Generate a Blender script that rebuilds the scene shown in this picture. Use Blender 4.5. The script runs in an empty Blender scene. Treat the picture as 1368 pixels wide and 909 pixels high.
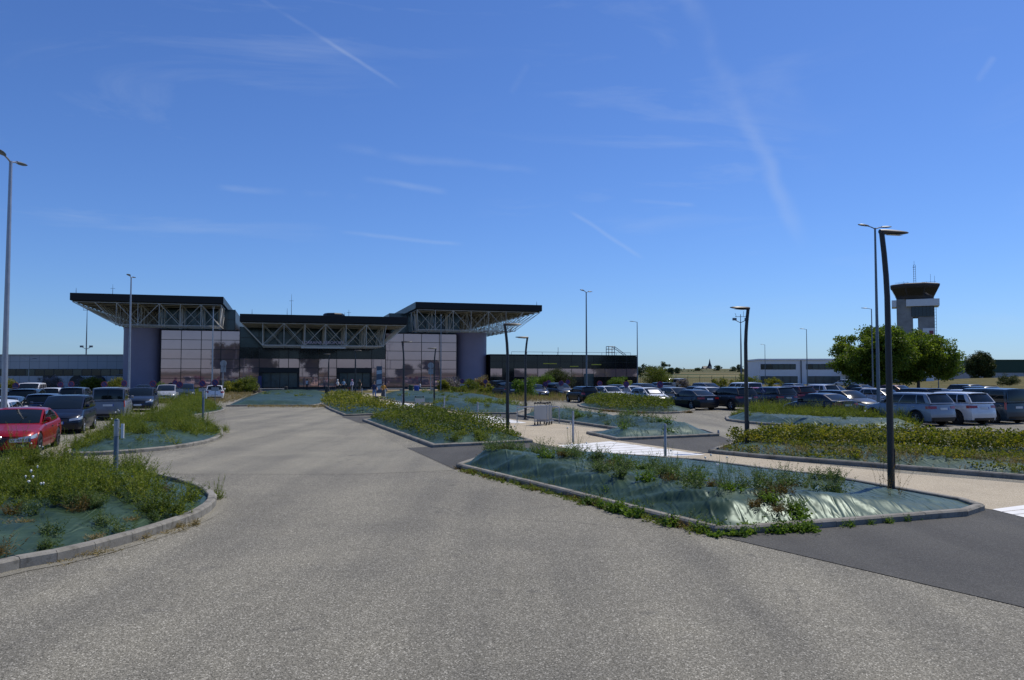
import bpy, bmesh, math, random
import numpy as np
from mathutils import Vector, Matrix
from mathutils.geometry import delaunay_2d_cdt

random.seed(7)
RNG = np.random.default_rng(11)
SC = bpy.context.scene
COL = SC.collection
R = math.radians
CAM_Z = 2.5
FPX = 1050.0
PITCH = math.atan((501 - 454.5) / FPX)
VDIR = (-0.35, 0.937)      # parking rows recede along this direction
QDIR = (0.937, 0.35)
HEAD = math.atan2(VDIR[1], VDIR[0])

# ------------------------------------------------------------------ helpers
def gp(px, py, z=0.0):
    """ground point seen at a pixel of the 1368 x 909 photograph"""
    cx, cy = (px - 684) / FPX, (454.5 - py) / FPX
    d = (cx, math.cos(PITCH) - cy * math.sin(PITCH), math.sin(PITCH) + cy * math.cos(PITCH))
    t = (z - CAM_Z) / d[2]
    return (d[0] * t, d[1] * t)

def xd(px, D):
    return ((px - 684) / FPX * D, D)

def zat(py, D):
    return CAM_Z + (501 - py) / FPX * D

def tag(o, label=None, cat=None, group=None, kind=None):
    if label: o['label'] = label
    if cat: o['category'] = cat
    if group: o['group'] = group
    if kind: o['kind'] = kind
    return o

def empty(name, loc=(0, 0, 0), rz=0.0, label=None, cat=None, group=None):
    o = bpy.data.objects.new(name, None)
    o.empty_display_size = 0.2
    COL.objects.link(o)
    o.location = loc
    o.rotation_euler = (0, 0, rz)
    return tag(o, label, cat, group)

def link(name, me, parent=None):
    o = bpy.data.objects.new(name, me)
    COL.objects.link(o)
    if parent is not None:
        o.parent = parent
    return o

class MB:
    """collects verts/faces of ONE mesh object"""
    def __init__(self):
        self.v, self.f, self.m = [], [], []
    def quad_grid(self, pts, nu, nv, mat=0, flip=False):
        b = len(self.v)
        self.v += [tuple(p) for p in pts]
        for i in range(nu - 1):
            for j in range(nv - 1):
                q = (b + i * nv + j, b + (i + 1) * nv + j, b + (i + 1) * nv + j + 1, b + i * nv + j + 1)
                self.f.append(q[::-1] if flip else q)
                self.m.append(mat)
    def poly(self, pts, mat=0):
        b = len(self.v)
        self.v += [tuple(p) for p in pts]
        self.f.append(tuple(range(b, b + len(pts))))
        self.m.append(mat)
    def box(self, x0, x1, y0, y1, z0, z1, mat=0):
        b = len(self.v)
        self.v += [(x0, y0, z0), (x1, y0, z0), (x1, y1, z0), (x0, y1, z0), (x0, y0, z1), (x1, y0, z1), (x1, y1, z1), (x0, y1, z1)]
        for q in ((0, 3, 2, 1), (4, 5, 6, 7), (0, 1, 5, 4), (1, 2, 6, 5), (2, 3, 7, 6), (3, 0, 4, 7)):
            self.f.append(tuple(b + i for i in q)); self.m.append(mat)
    def bar(self, p, q, r, n=6, r2=None, mat=0, caps=True):
        p, q = Vector(p), Vector(q)
        d = q - p
        if d.length < 1e-6: return
        d.normalize()
        a = d.orthogonal().normalized(); c = d.cross(a)
        r2 = r if r2 is None else r2
        b = len(self.v)
        for k in range(n):
            t = 2 * math.pi * k / n
            o = a * math.cos(t) + c * math.sin(t)
            self.v.append(tuple(p + o * r)); self.v.append(tuple(q + o * r2))
        for k in range(n):
            i, j = b + 2 * k, b + 2 * ((k + 1) % n)
            self.f.append((i, j, j + 1, i + 1)); self.m.append(mat)
        if caps:
            self.f.append(tuple(b + 2 * k for k in range(n))[::-1]); self.m.append(mat)
            self.f.append(tuple(b + 2 * k + 1 for k in range(n))); self.m.append(mat)
    def tube(self, pts, rad, n=8, mat=0):
        """smooth joined tube through points"""
        P = [Vector(p) for p in pts]
        rr = rad if isinstance(rad, (list, tuple)) else [rad] * len(P)
        b = len(self.v)
        ref = None
        for i, p in enumerate(P):
            d = (P[min(i + 1, len(P) - 1)] - P[max(i - 1, 0)]).normalized()
            if ref is None: ref = d.orthogonal().normalized()
            a = (ref - d * ref.dot(d)).normalized(); ref = a
            c = d.cross(a)
            for k in range(n):
                t = 2 * math.pi * k / n
                self.v.append(tuple(p + (a * math.cos(t) + c * math.sin(t)) * rr[i]))
        for i in range(len(P) - 1):
            for k in range(n):
                k2 = (k + 1) % n
                self.f.append((b + i * n + k, b + i * n + k2, b + (i + 1) * n + k2, b + (i + 1) * n + k)); self.m.append(mat)
        self.f.append(tuple(b + k for k in range(n))[::-1]); self.m.append(mat)
        e = b + (len(P) - 1) * n
        self.f.append(tuple(e + k for k in range(n))); self.m.append(mat)
    def lathe(self, prof, n=16, c=(0, 0, 0), axis='z', mat=0, cap=True):
        """profile of (radius, height)"""
        b = len(self.v)
        for (r, h) in prof:
            for k in range(n):
                t = 2 * math.pi * k / n
                x, y = r * math.cos(t), r * math.sin(t)
                p = (x, y, h) if axis == 'z' else ((x, h, y) if axis == 'y' else (h, x, y))
                self.v.append((c[0] + p[0], c[1] + p[1], c[2] + p[2]))
        for i in range(len(prof) - 1):
            for k in range(n):
                k2 = (k + 1) % n
                q = (b + i * n + k, b + i * n + k2, b + (i + 1) * n + k2, b + (i + 1) * n + k)
                self.f.append(q if axis != 'y' else q[::-1]); self.m.append(mat)
        if cap:
            self.f.append(tuple(b + k for k in range(n))[::-1]); self.m.append(mat)
            e = b + (len(prof) - 1) * n
            self.f.append(tuple(e + k for k in range(n))); self.m.append(mat)
    def mesh(self, name, mats, smooth=False, bevel=0.0, fixn=False):
        me = bpy.data.meshes.new(name)
        me.from_pydata(self.v, [], self.f)
        if not isinstance(mats, (list, tuple)): mats = [mats]
        for m in mats: me.materials.append(m)
        me.polygons.foreach_set('material_index', self.m)
        if bevel or fixn:
            bm = bmesh.new(); bm.from_mesh(me)
            bmesh.ops.remove_doubles(bm, verts=bm.verts, dist=1e-4)
            if fixn: bmesh.ops.recalc_face_normals(bm, faces=bm.faces)
            if bevel:
                es = [e for e in bm.edges if len(e.link_faces) == 2 and e.calc_face_angle(0) > 0.6]
                bmesh.ops.bevel(bm, geom=es, offset=bevel, segments=2, affect='EDGES', profile=0.5)
            bm.to_mesh(me); bm.free()
        if smooth:
            me.polygons.foreach_set('use_smooth', [True] * len(me.polygons))
            try: me.set_sharp_from_angle(angle=R(38))
            except Exception: pass
        me.update()
        return me
    def build(self, name, mats, parent=None, smooth=False, bevel=0.0, fixn=False):
        return link(name, self.mesh(name, mats, smooth, bevel, fixn), parent)

def np_mesh(name, V, F, mat, smooth=False):
    """V (n,3), F (m,4) numpy -> mesh"""
    me = bpy.data.meshes.new(name)
    me.vertices.add(len(V)); me.vertices.foreach_set('co', np.ascontiguousarray(V, dtype=np.float32).ravel())
    k = F.shape[1]
    me.loops.add(F.size); me.loops.foreach_set('vertex_index', np.ascontiguousarray(F, dtype=np.int32).ravel())
    me.polygons.add(len(F)); me.polygons.foreach_set('loop_start', np.arange(0, F.size, k, dtype=np.int32))
    mats = mat if isinstance(mat, (list, tuple)) else [mat]
    for m in mats: me.materials.append(m)
    if smooth: me.polygons.foreach_set('use_smooth', np.ones(len(F), dtype=bool))
    me.update(calc_edges=True)
    return me

def copy_tree(o, parent=None):
    c = o.copy(); COL.objects.link(c)
    if parent is not None: c.parent = parent
    for ch in list(o.children): copy_tree(ch, c)
    return c

# ------------------------------------------------------------------ materials
def new_mat(name):
    m = bpy.data.materials.new(name); m.use_nodes = True
    nt = m.node_tree
    return m, nt, nt.nodes['Principled BSDF']

def N(nt, t, **kw):
    n = nt.nodes.new(t)
    for k, v in kw.items():
        if k.startswith('i_'):
            n.inputs[k[2:].replace('_', ' ')].default_value = v
        else: setattr(n, k, v)
    return n

def ramp(nt, fac, stops):
    r = nt.nodes.new('ShaderNodeValToRGB')
    el = r.color_ramp.elements
    while len(el) < len(stops): el.new(0.5)
    for e, (p, c) in zip(el, stops):
        e.position = p; e.color = (*c, 1) if len(c) == 3 else c
    nt.links.new(fac, r.inputs[0])
    return r.outputs[0]

def mixc(nt, f, a, b, mode='MIX'):
    n = nt.nodes.new('ShaderNodeMix'); n.data_type = 'RGBA'; n.blend_type = mode
    for s, v in ((0, f), (6, a), (7, b)):
        if hasattr(v, 'is_output'): nt.links.new(v, n.inputs[s])
        else: n.inputs[s].default_value = (*v, 1) if isinstance(v, tuple) and len(v) == 3 else v
    return n.outputs[2]

def noise(nt, co, scale, detail=3, rough=0.55, dist=0.0):
    n = N(nt, 'ShaderNodeTexNoise')
    n.inputs['Scale'].default_value = scale; n.inputs['Detail'].default_value = detail
    n.inputs['Roughness'].default_value = rough; n.inputs['Distortion'].default_value = dist
    nt.links.new(co, n.inputs['Vector'])
    return n.outputs['Fac']

def geopos(nt):
    return N(nt, 'ShaderNodeNewGeometry').outputs['Position']

def objco(nt):
    return N(nt, 'ShaderNodeTexCoord').outputs['Object']

def bump(nt, b, h, strength, dist):
    n = N(nt, 'ShaderNodeBump'); n.inputs['Strength'].default_value = strength; n.inputs['Distance'].default_value = dist
    nt.links.new(h, n.inputs['Height']); nt.links.new(n.outputs[0], b.inputs['Normal'])

def simple(name, col, rough=0.5, metal=0.0, var=0.12, vscale=2.0, spec=0.5, coat=0.0):
    """plain material with a little wear noise"""
    m, nt, b = new_mat(name)
    co = objco(nt)
    f = noise(nt, co, vscale, 4, 0.6)
    lo = tuple(max(0, c * (1 - var)) for c in col); hi = tuple(min(1, c * (1 + var)) for c in col)
    nt.links.new(ramp(nt, f, [(0.3, lo), (0.7, hi)]), b.inputs['Base Color'])
    r = N(nt, 'ShaderNodeMapRange'); r.inputs['To Min'].default_value = max(0.02, rough - 0.06); r.inputs['To Max'].default_value = min(1, rough + 0.08)
    nt.links.new(f, r.inputs['Value']); nt.links.new(r.outputs[0], b.inputs['Roughness'])
    b.inputs['Metallic'].default_value = metal
    b.inputs['Specular IOR Level'].default_value = spec
    b.inputs['Coat Weight'].default_value = coat
    return m

M = {}

def chipseal(name, dark, mid, pale, stone, amount, tint=None):
    m, nt, b = new_mat(name)
    co = geopos(nt)
    vo = N(nt, 'ShaderNodeTexVoronoi'); vo.inputs['Scale'].default_value = 96; nt.links.new(co, vo.inputs['Vector'])
    sep = N(nt, 'ShaderNodeSeparateColor'); nt.links.new(vo.outputs['Color'], sep.inputs[0])
    base = ramp(nt, sep.outputs[0], [(0.0, dark), (0.45, mid), (amount, pale), (min(0.995, amount + 0.05), stone)])
    vo2 = N(nt, 'ShaderNodeTexVoronoi'); vo2.inputs['Scale'].default_value = 62; nt.links.new(co, vo2.inputs['Vector'])
    sep2 = N(nt, 'ShaderNodeSeparateColor'); nt.links.new(vo2.outputs['Color'], sep2.inputs[0])
    base = mixc(nt, ramp(nt, sep2.outputs[1], [(0.93, (0, 0, 0)), (0.95, (0.45, 0.45, 0.45))]), base, stone)
    big = noise(nt, co, 0.35, 5, 0.6, 0.4)
    base = mixc(nt, 1.0, base, ramp(nt, big, [(0.28, (0.80, 0.80, 0.81)), (0.72, (1.13, 1.12, 1.09))]), 'MULTIPLY')
    # worn tracks running along the road
    mp = N(nt, 'ShaderNodeMapping'); mp.inputs['Rotation'].default_value = (0, 0, R(-20)); mp.inputs['Scale'].default_value = (0.9, 0.06, 1)
    nt.links.new(co, mp.inputs['Vector'])
    tr = noise(nt, mp.outputs[0], 1.0, 3, 0.5)
    base = mixc(nt, 1.0, base, ramp(nt, tr, [(0.33, (0.80, 0.80, 0.81)), (0.62, (1.09, 1.08, 1.06))]), 'MULTIPLY')
    # oil / tar spots
    sp = noise(nt, co, 1.7, 2, 0.5)
    base = mixc(nt, ramp(nt, sp, [(0.68, (0, 0, 0)), (0.76, (0.45, 0.45, 0.45))]), base, (0.06, 0.058, 0.055))
    # hairline cracks
    vc = N(nt, 'ShaderNodeTexVoronoi'); vc.feature = 'DISTANCE_TO_EDGE'; vc.inputs['Scale'].default_value = 0.21
    wob = N(nt, 'ShaderNodeVectorMath'); wob.operation = 'ADD'
    nz = N(nt, 'ShaderNodeTexNoise'); nz.inputs['Scale'].default_value = 1.1; nz.inputs['Detail'].default_value = 5
    nt.links.new(co, nz.inputs['Vector']); nt.links.new(co, wob.inputs[0]); nt.links.new(nz.outputs['Color'], wob.inputs[1])
    nt.links.new(wob.outputs[0], vc.inputs['Vector'])
    msk = noise(nt, co, 0.12, 2)
    crack = mixc(nt, ramp(nt, msk, [(0.5, (0, 0, 0)), (0.6, (0.5, 0.5, 0.5))]), (0.0, 0.0, 0.0), ramp(nt, vc.outputs['Distance'], [(0.0, (1, 1, 1)), (0.006, (0, 0, 0))]))
    base = mixc(nt, crack, base, (0.05, 0.048, 0.045))
    nt.links.new(base, b.inputs['Base Color'])
    b.inputs['Roughness'].default_value = 0.9
    b.inputs['Specular IOR Level'].default_value = 0.3
    bump(nt, b, vo.outputs['Distance'], 0.6, 0.006)
    return m

M['chip'] = chipseal('chip_seal_asphalt', (0.085, 0.081, 0.064), (0.182, 0.173, 0.139), (0.28, 0.267, 0.217), (0.58, 0.56, 0.48), 0.945)
M['chip_lane'] = chipseal('pale_chip_seal', (0.15, 0.143, 0.114), (0.22, 0.21, 0.168), (0.285, 0.272, 0.219), (0.42, 0.40, 0.35), 0.95)
M['tarmac'] = chipseal('dark_tarmac', (0.052, 0.052, 0.049), (0.076, 0.076, 0.071), (0.1, 0.1, 0.094), (0.15, 0.15, 0.145), 0.94)

def m_path():
    m, nt, b = new_mat('beige_resin_gravel')
    co = geopos(nt)
    vo = N(nt, 'ShaderNodeTexVoronoi'); vo.inputs['Scale'].default_value = 95; nt.links.new(co, vo.inputs['Vector'])
    sep = N(nt, 'ShaderNodeSeparateColor'); nt.links.new(vo.outputs['Color'], sep.inputs[0])
    c = ramp(nt, sep.outputs[0], [(0, (0.27, 0.222, 0.15)), (0.5, (0.42, 0.36, 0.252)), (1, (0.56, 0.505, 0.385))])
    c = mixc(nt, 1.0, c, ramp(nt, noise(nt, co, 0.6, 4), [(0.3, (0.86, 0.85, 0.84)), (0.7, (1.07, 1.06, 1.04))]), 'MULTIPLY')
    nt.links.new(c, b.inputs['Base Color']); b.inputs['Roughness'].default_value = 0.9
    bump(nt, b, vo.outputs['Distance'], 0.4, 0.004)
    return m
M['path'] = m_path()

def m_paint():
    m, nt, b = new_mat('worn_white_road_paint')
    co = geopos(nt)
    f = noise(nt, co, 26, 5, 0.7)
    c = ramp(nt, f, [(0.22, (0.5, 0.49, 0.46)), (0.34, (0.76, 0.76, 0.73)), (1, (0.84, 0.84, 0.82))])
    c = mixc(nt, 1.0, c, ramp(nt, noise(nt, co, 1.3, 3), [(0.3, (0.86, 0.86, 0.85)), (0.65, (1, 1, 1))]), 'MULTIPLY')
    nt.links.new(c, b.inputs['Base Color']); b.inputs['Roughness'].default_value = 0.7
    return m
M['paint'] = m_paint()

def m_kerb():
    m, nt, b = new_mat('weathered_concrete_kerb')
    co = geopos(nt)
    f = noise(nt, co, 1.1, 5, 0.65)
    c = ramp(nt, f, [(0.3, (0.15, 0.14, 0.115)), (0.5, (0.23, 0.218, 0.185)), (0.75, (0.31, 0.298, 0.26))])
    c = mixc(nt, ramp(nt, noise(nt, co, 4.5, 4, 0.7), [(0.5, (0, 0, 0)), (0.66, (0.8, 0.8, 0.8))]), c, (0.105, 0.097, 0.075))
    c = mixc(nt, 1.0, c, ramp(nt, noise(nt, co, 60, 2), [(0.3, (0.86, 0.86, 0.86)), (0.7, (1.1, 1.1, 1.1))]), 'MULTIPLY')
    nt.links.new(c, b.inputs['Base Color']); b.inputs['Roughness'].default_value = 0.88
    bump(nt, b, noise(nt, co, 40, 4, 0.7), 0.35, 0.006)
    return m
M['kerb'] = m_kerb()

def m_sheet():
    m, nt, b = new_mat('green_weed_control_membrane')
    co = geopos(nt)
    f = noise(nt, co, 1.3, 5, 0.6)
    c = ramp(nt, f, [(0.25, (0.018, 0.036, 0.018)), (0.55, (0.030, 0.057, 0.029)), (0.8, (0.056, 0.094, 0.05))])
    dust = noise(nt, co, 3.4, 5, 0.7)
    c = mixc(nt, ramp(nt, dust, [(0.58, (0, 0, 0)), (0.8, (0.16, 0.16, 0.16))]), c, (0.22, 0.23, 0.16))
    # pale fold lines of the sheet, their highlights painted into the colour
    mp = N(nt, 'ShaderNodeMapping'); mp.inputs['Rotation'].default_value = (0, 0, R(52)); nt.links.new(co, mp.inputs['Vector'])
    wv = N(nt, 'ShaderNodeTexWave'); wv.inputs['Scale'].default_value = 1.15; wv.inputs['Distortion'].default_value = 0.5; wv.inputs['Detail'].default_value = 3
    nt.links.new(mp.outputs[0], wv.inputs['Vector'])
    c = mixc(nt, ramp(nt, wv.outputs['Fac'], [(0.99, (0, 0, 0)), (1.0, (0.10, 0.10, 0.10))]), c, (0.22, 0.31, 0.24))
    nt.links.new(c, b.inputs['Base Color'])
    rr = N(nt, 'ShaderNodeMapRange'); rr.inputs['To Min'].default_value = 0.33; rr.inputs['To Max'].default_value = 0.52
    nt.links.new(dust, rr.inputs['Value']); nt.links.new(rr.outputs[0], b.inputs['Roughness'])
    b.inputs['Specular IOR Level'].default_value = 0.34; b.inputs['Specular Tint'].default_value = (0.70, 1.0, 0.92, 1)
    mp2 = N(nt, 'ShaderNodeMapping'); mp2.inputs['Rotation'].default_value = (0, 0, R(50)); mp2.inputs['Scale'].default_value = (5.0, 0.75, 2.0)
    nt.links.new(co, mp2.inputs['Vector'])
    w = N(nt, 'ShaderNodeTexNoise'); w.noise_type = 'RIDGED_MULTIFRACTAL'; w.normalize = True
    for k_, v_ in (('Scale', 1.15), ('Detail', 6), ('Roughness', 0.55), ('Distortion', 0.9)): w.inputs[k_].default_value = v_
    nt.links.new(mp2.outputs[0], w.inputs['Vector'])
    bump(nt, b, w.outputs['Fac'], 0.5, 0.09)
    return m
M['sheet'] = m_sheet()

def m_terrain():
    m, nt, b = new_mat('fields_and_dry_grass')
    co = geopos(nt)
    mp = N(nt, 'ShaderNodeMapping'); mp.inputs['Scale'].default_value = (1 / 420, 1 / 150, 1); nt.links.new(co, mp.inputs['Vector'])
    vo = N(nt, 'ShaderNodeTexVoronoi'); vo.inputs['Scale'].default_value = 1.0; nt.links.new(mp.outputs[0], vo.inputs['Vector'])
    sep = N(nt, 'ShaderNodeSeparateColor'); nt.links.new(vo.outputs['Color'], sep.inputs[0])
    c = ramp(nt, sep.outputs[0], [(0.0, (0.05, 0.065, 0.03)), (0.3, (0.06, 0.078, 0.034)), (0.55, (0.11, 0.10, 0.05)), (0.78, (0.24, 0.2, 0.10)), (1, (0.07, 0.085, 0.04))])
    n = noise(nt, co, 0.25, 6, 0.7)
    near = ramp(nt, n, [(0.3, (0.065, 0.072, 0.026)), (0.5, (0.115, 0.103, 0.042)), (0.7, (0.16, 0.135, 0.06))])
    ln = N(nt, 'ShaderNodeVectorMath'); ln.operation = 'LENGTH'; nt.links.new(co, ln.inputs[0])
    mr = N(nt, 'ShaderNodeMapRange'); mr.inputs['From Min'].default_value = 420; mr.inputs['From Max'].default_value = 520; nt.links.new(ln.outputs['Value'], mr.inputs['Value'])
    c = mixc(nt, mr.outputs[0], near, c)
    nt.links.new(c, b.inputs['Base Color']); b.inputs['Roughness'].default_value = 1.0; b.inputs['Specular IOR Level'].default_value = 0.1
    bump(nt, b, noise(nt, co, 3, 5, 0.7), 0.6, 0.1)
    return m
M['terrain'] = m_terrain()

def m_leaf(name, stops, scale=2.5, trans=0.3, rough=0.6):
    m, nt, b = new_mat(name)
    co = geopos(nt)
    f1 = noise(nt, co, scale, 3, 0.6); 
    rnd = N(nt, 'ShaderNodeNewGeometry').outputs['Random Per Island']
    a = N(nt, 'ShaderNodeMath'); a.operation = 'MULTIPLY_ADD'; a.inputs[1].default_value = 0.45; 
    nt.links.new(rnd, a.inputs[0]); nt.links.new(f1, a.inputs[2])
    s = N(nt, 'ShaderNodeMath'); s.operation = 'SUBTRACT'; s.inputs[1].default_value = 0.225; nt.links.new(a.outputs[0], s.inputs[0])
    c = ramp(nt, s.outputs[0], stops)
    nt.links.new(c, b.inputs['Base Color']); b.inputs['Roughness'].default_value = rough; b.inputs['Specular IOR Level'].default_value = 0.3
    t = N(nt, 'ShaderNodeBsdfTranslucent'); nt.links.new(mixc(nt, 1.0, c, (1.25, 1.25, 0.7), 'MULTIPLY'), t.inputs[0])
    mx = N(nt, 'ShaderNodeMixShader'); mx.inputs[0].default_value = min(.5, trans * 1.2)
    nt.links.new(b.outputs[0], mx.inputs[1]); nt.links.new(t.outputs[0], mx.inputs[2])
    nt.links.new(mx.outputs[0], nt.nodes['Material Output'].inputs['Surface'])
    return m
M['weed'] = m_leaf('scrub_weed_leaves', [(0.25, (0.0539, 0.0847, 0.0126)), (0.5, (0.1309, 0.1771, 0.0216)), (0.68, (0.2156, 0.2541, 0.0315)), (0.85, (0.3080, 0.2926, 0.0630))], 1.6, 0.35)
M['weed_blue'] = m_leaf('blue_green_weed_leaves', [(0.25, (0.0432, 0.0743, 0.0242)), (0.55, (0.1013, 0.1553, 0.0495)), (0.85, (0.1823, 0.2295, 0.0825))], 3, 0.3)
M['bright'] = m_leaf('bright_green_broad_leaves', [(0.25, (0.0420, 0.0900, 0.0120)), (0.55, (0.1020, 0.1800, 0.0220)), (0.85, (0.1800, 0.2640, 0.0400))], 3, 0.35)
M['rust'] = m_leaf('reddish_brown_weed_leaves', [(0.25, (0.0720, 0.0540, 0.0120)), (0.55, (0.1440, 0.1020, 0.0250)), (0.85, (0.2040, 0.1200, 0.0400))], 3, 0.25)
M['ivy'] = m_leaf('yellow_green_ground_cover_leaves', [(0.22, (0.0394, 0.0610, 0.0082)), (0.42, (0.1033, 0.1328, 0.0148)), (0.62, (0.2165, 0.2165, 0.0230)), (0.85, (0.3346, 0.2854, 0.0492))], 1.4, 0.35)
M['broom'] = m_leaf('olive_green_shrub_leaves', [(0.25, (0.0424, 0.0665, 0.0103)), (0.5, (0.0906, 0.1270, 0.0150)), (0.72, (0.1633, 0.1874, 0.0206)), (0.9, (0.2539, 0.2297, 0.0374))], 0.9, 0.35)
M['dry'] = m_leaf('dry_straw_grass', [(0.25, (0.17, 0.13, 0.055)), (0.55, (0.27, 0.21, 0.095)), (0.85, (0.36, 0.29, 0.15))], 1.5, 0.25)
M['tree'] = m_leaf('maple_tree_leaves', [(0.25, (0.0432, 0.0805, 0.0103)), (0.5, (0.0959, 0.1578, 0.0160)), (0.7, (0.1778, 0.2415, 0.0228)), (0.88, (0.2551, 0.3059, 0.0342))], 0.35, 0.35)
M['tree_dark'] = m_leaf('dark_tree_leaves', [(0.25, (0.0250, 0.0425, 0.0110)), (0.55, (0.0562, 0.0775, 0.0176)), (0.85, (0.1125, 0.1125, 0.0308))], 0.35, 0.2)
M['tree_far'] = m_leaf('far_tree_leaves', [(0.25, (0.0384, 0.0640, 0.0320)), (0.55, (0.0720, 0.1040, 0.0480)), (0.85, (0.1200, 0.1440, 0.0640))], 0.1, 0.2)  # leaf colour brightened to stand in for distant haze
M['flower'] = simple('white_umbel_flower', (0.75, 0.75, 0.7), 0.8)
M['lilac'] = m_leaf('lilac_flower_bush', [(0.25, (0.08, 0.09, 0.05)), (0.55, (0.2, 0.18, 0.22)), (0.85, (0.34, 0.28, 0.36))], 3, 0.25)
M['bark'] = simple('tree_bark', (0.09, 0.075, 0.06), 0.95, var=0.35, vscale=4)
M['lamp_black'] = simple('charcoal_painted_lamp_metal', (0.016, 0.018, 0.022), 0.42, 0.0, 0.15, 3, 0.5)
M['galv'] = simple('galvanised_pole_metal', (0.34, 0.36, 0.39), 0.42, 0.7, 0.12, 3)
M['galv_blue'] = simple('grey_blue_painted_pole', (0.11, 0.145, 0.18), 0.42, 0.1, 0.12, 3)
M['bollard'] = simple('light_grey_painted_bollard', (0.36, 0.37, 0.38), 0.5, 0.2, 0.1, 6)
M['lampglass'] = simple('lamp_diffuser_glass', (0.5, 0.5, 0.48), 0.25, 0.0, 0.05)
M['white'] = simple('white_sheet_metal', (0.72, 0.73, 0.74), 0.5, 0.0, 0.05)
M['plastic'] = simple('black_plastic', (0.018, 0.018, 0.02), 0.55)
M['rubber'] = simple('tyre_rubber', (0.014, 0.014, 0.015), 0.85)
M['alloy'] = simple('alloy_wheel_metal', (0.42, 0.43, 0.45), 0.32, 0.85, 0.08)
M['alloy_dark'] = simple('dark_alloy_wheel', (0.07, 0.072, 0.08), 0.35, 0.7, 0.08)
M['chrome'] = simple('chrome_trim', (0.7, 0.7, 0.72), 0.15, 1.0, 0.03)
M['carglass'] = simple('tinted_car_glass', (0.007, 0.011, 0.012), 0.04, 0.0, 0.1, 1.0, 0.45)
M['lens'] = simple('clear_headlight_lens', (0.42, 0.45, 0.48), 0.12, 0.35, 0.15, 14, 0.8)
M['redlens'] = simple('red_tail_lens', (0.30, 0.012, 0.012), 0.15, 0.0, 0.2, 14, 0.8)
M['plate'] = simple('white_number_plate', (0.62, 0.63, 0.62), 0.45)
M['plate_blue'] = simple('blue_plate_strip', (0.02, 0.05, 0.32), 0.45)
M['ink'] = simple('black_ink', (0.012, 0.012, 0.016), 0.5)
M['underbody'] = simple('dark_underbody', (0.008, 0.008, 0.009), 0.9)
M['cladding_dark'] = simple('black_metal_fascia', (0.0065, 0.007, 0.009), 0.4, 0.0, 0.12, 0.4, 0.3)
M['soffit'] = simple('dark_roof_soffit', (0.02, 0.021, 0.02), 0.8)
M['truss'] = simple('pale_grey_steel_tube', (0.50, 0.485, 0.43), 0.5, 0.0, 0.06)
M['stairtower'] = simple('mauve_grey_cladding', (0.255, 0.225, 0.30), 0.5, 0.0, 0.05, 0.5, 0.45)
M['mullion'] = simple('black_mullion', (0.014, 0.013, 0.015), 0.4)
M['greenglass'] = simple('dark_green_clerestory_glass', (0.022, 0.042, 0.046), 0.12, 0.0, 0.2, 0.4, 0.6)
M['darkglass'] = simple('black_spandrel_glass', (0.012, 0.013, 0.017), 0.1, 0.0, 0.15, 0.5, 0.5)
M['doorglass'] = simple('blue_green_door_glass', (0.035, 0.07, 0.085), 0.1, 0.0, 0.25, 1.2, 0.6)
M['bluepanel'] = simple('pale_blue_grey_cladding', (0.40, 0.43, 0.47), 0.55, 0.0, 0.05, 0.5)
M['concrete'] = simple('stained_concrete', (0.27, 0.265, 0.255), 0.85, 0.0, 0.25, 0.35)
M['brown'] = simple('rusty_brown_cladding', (0.032, 0.027, 0.026), 0.6, 0.0, 0.3, 0.3)
M['offwhite'] = simple('white_office_cladding', (0.8, 0.79, 0.8), 0.6, 0.0, 0.04, 0.4)
M['hangar_green'] = simple('dark_green_metal_cladding', (0.012, 0.05, 0.028), 0.55, 0.0, 0.1, 0.2)
M['hangar_white'] = simple('grey_white_hangar_wall', (0.42, 0.43, 0.45), 0.7, 0.0, 0.08, 0.2)
M['signblue'] = simple('blue_sign_face', (0.014, 0.018, 0.12), 0.4)
M['signred'] = simple('red_sign_border', (0.2, 0.025, 0.05), 0.4)
M['signback'] = simple('grey_sign_back', (0.3, 0.32, 0.34), 0.5, 0.3)
M['totem'] = simple('navy_totem_panel', (0.03, 0.065, 0.12), 0.3)
M['totem_pale'] = simple('pale_totem_picture', (0.25, 0.37, 0.46), 0.35)
M['bluebin'] = simple('blue_bin_plastic', (0.01, 0.06, 0.32), 0.5)
M['yellow'] = simple('yellow_sign_strip', (0.5, 0.47, 0.05), 0.5)
M['pinkletter'] = simple('pink_grey_sign_letter', (0.5, 0.40, 0.46), 0.5)
M['stone'] = simple('pale_stone', (0.42, 0.4, 0.36), 0.85)
M['skin'] = simple('skin', (0.42, 0.25, 0.17), 0.6)
M['hairbrown'] = simple('dark_hair', (0.025, 0.018, 0.012), 0.6)

def m_pink():
    m, nt, b = new_mat('pink_mirror_glazing')
    co = geopos(nt)
    f = noise(nt, co, 0.35, 2)
    c = ramp(nt, f, [(0.3, (0.52, 0.35, 0.345)), (0.7, (0.57, 0.385, 0.375))])
    nt.links.new(c, b.inputs['Base Color']); b.inputs['Metallic'].default_value = 0.6; b.inputs['Roughness'].default_value = 0.025; b.inputs['Specular IOR Level'].default_value = 0.2
    bump(nt, b, noise(nt, co, 0.55, 2), 0.035, 0.02)
    return m
M['pink'] = m_pink()

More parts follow.
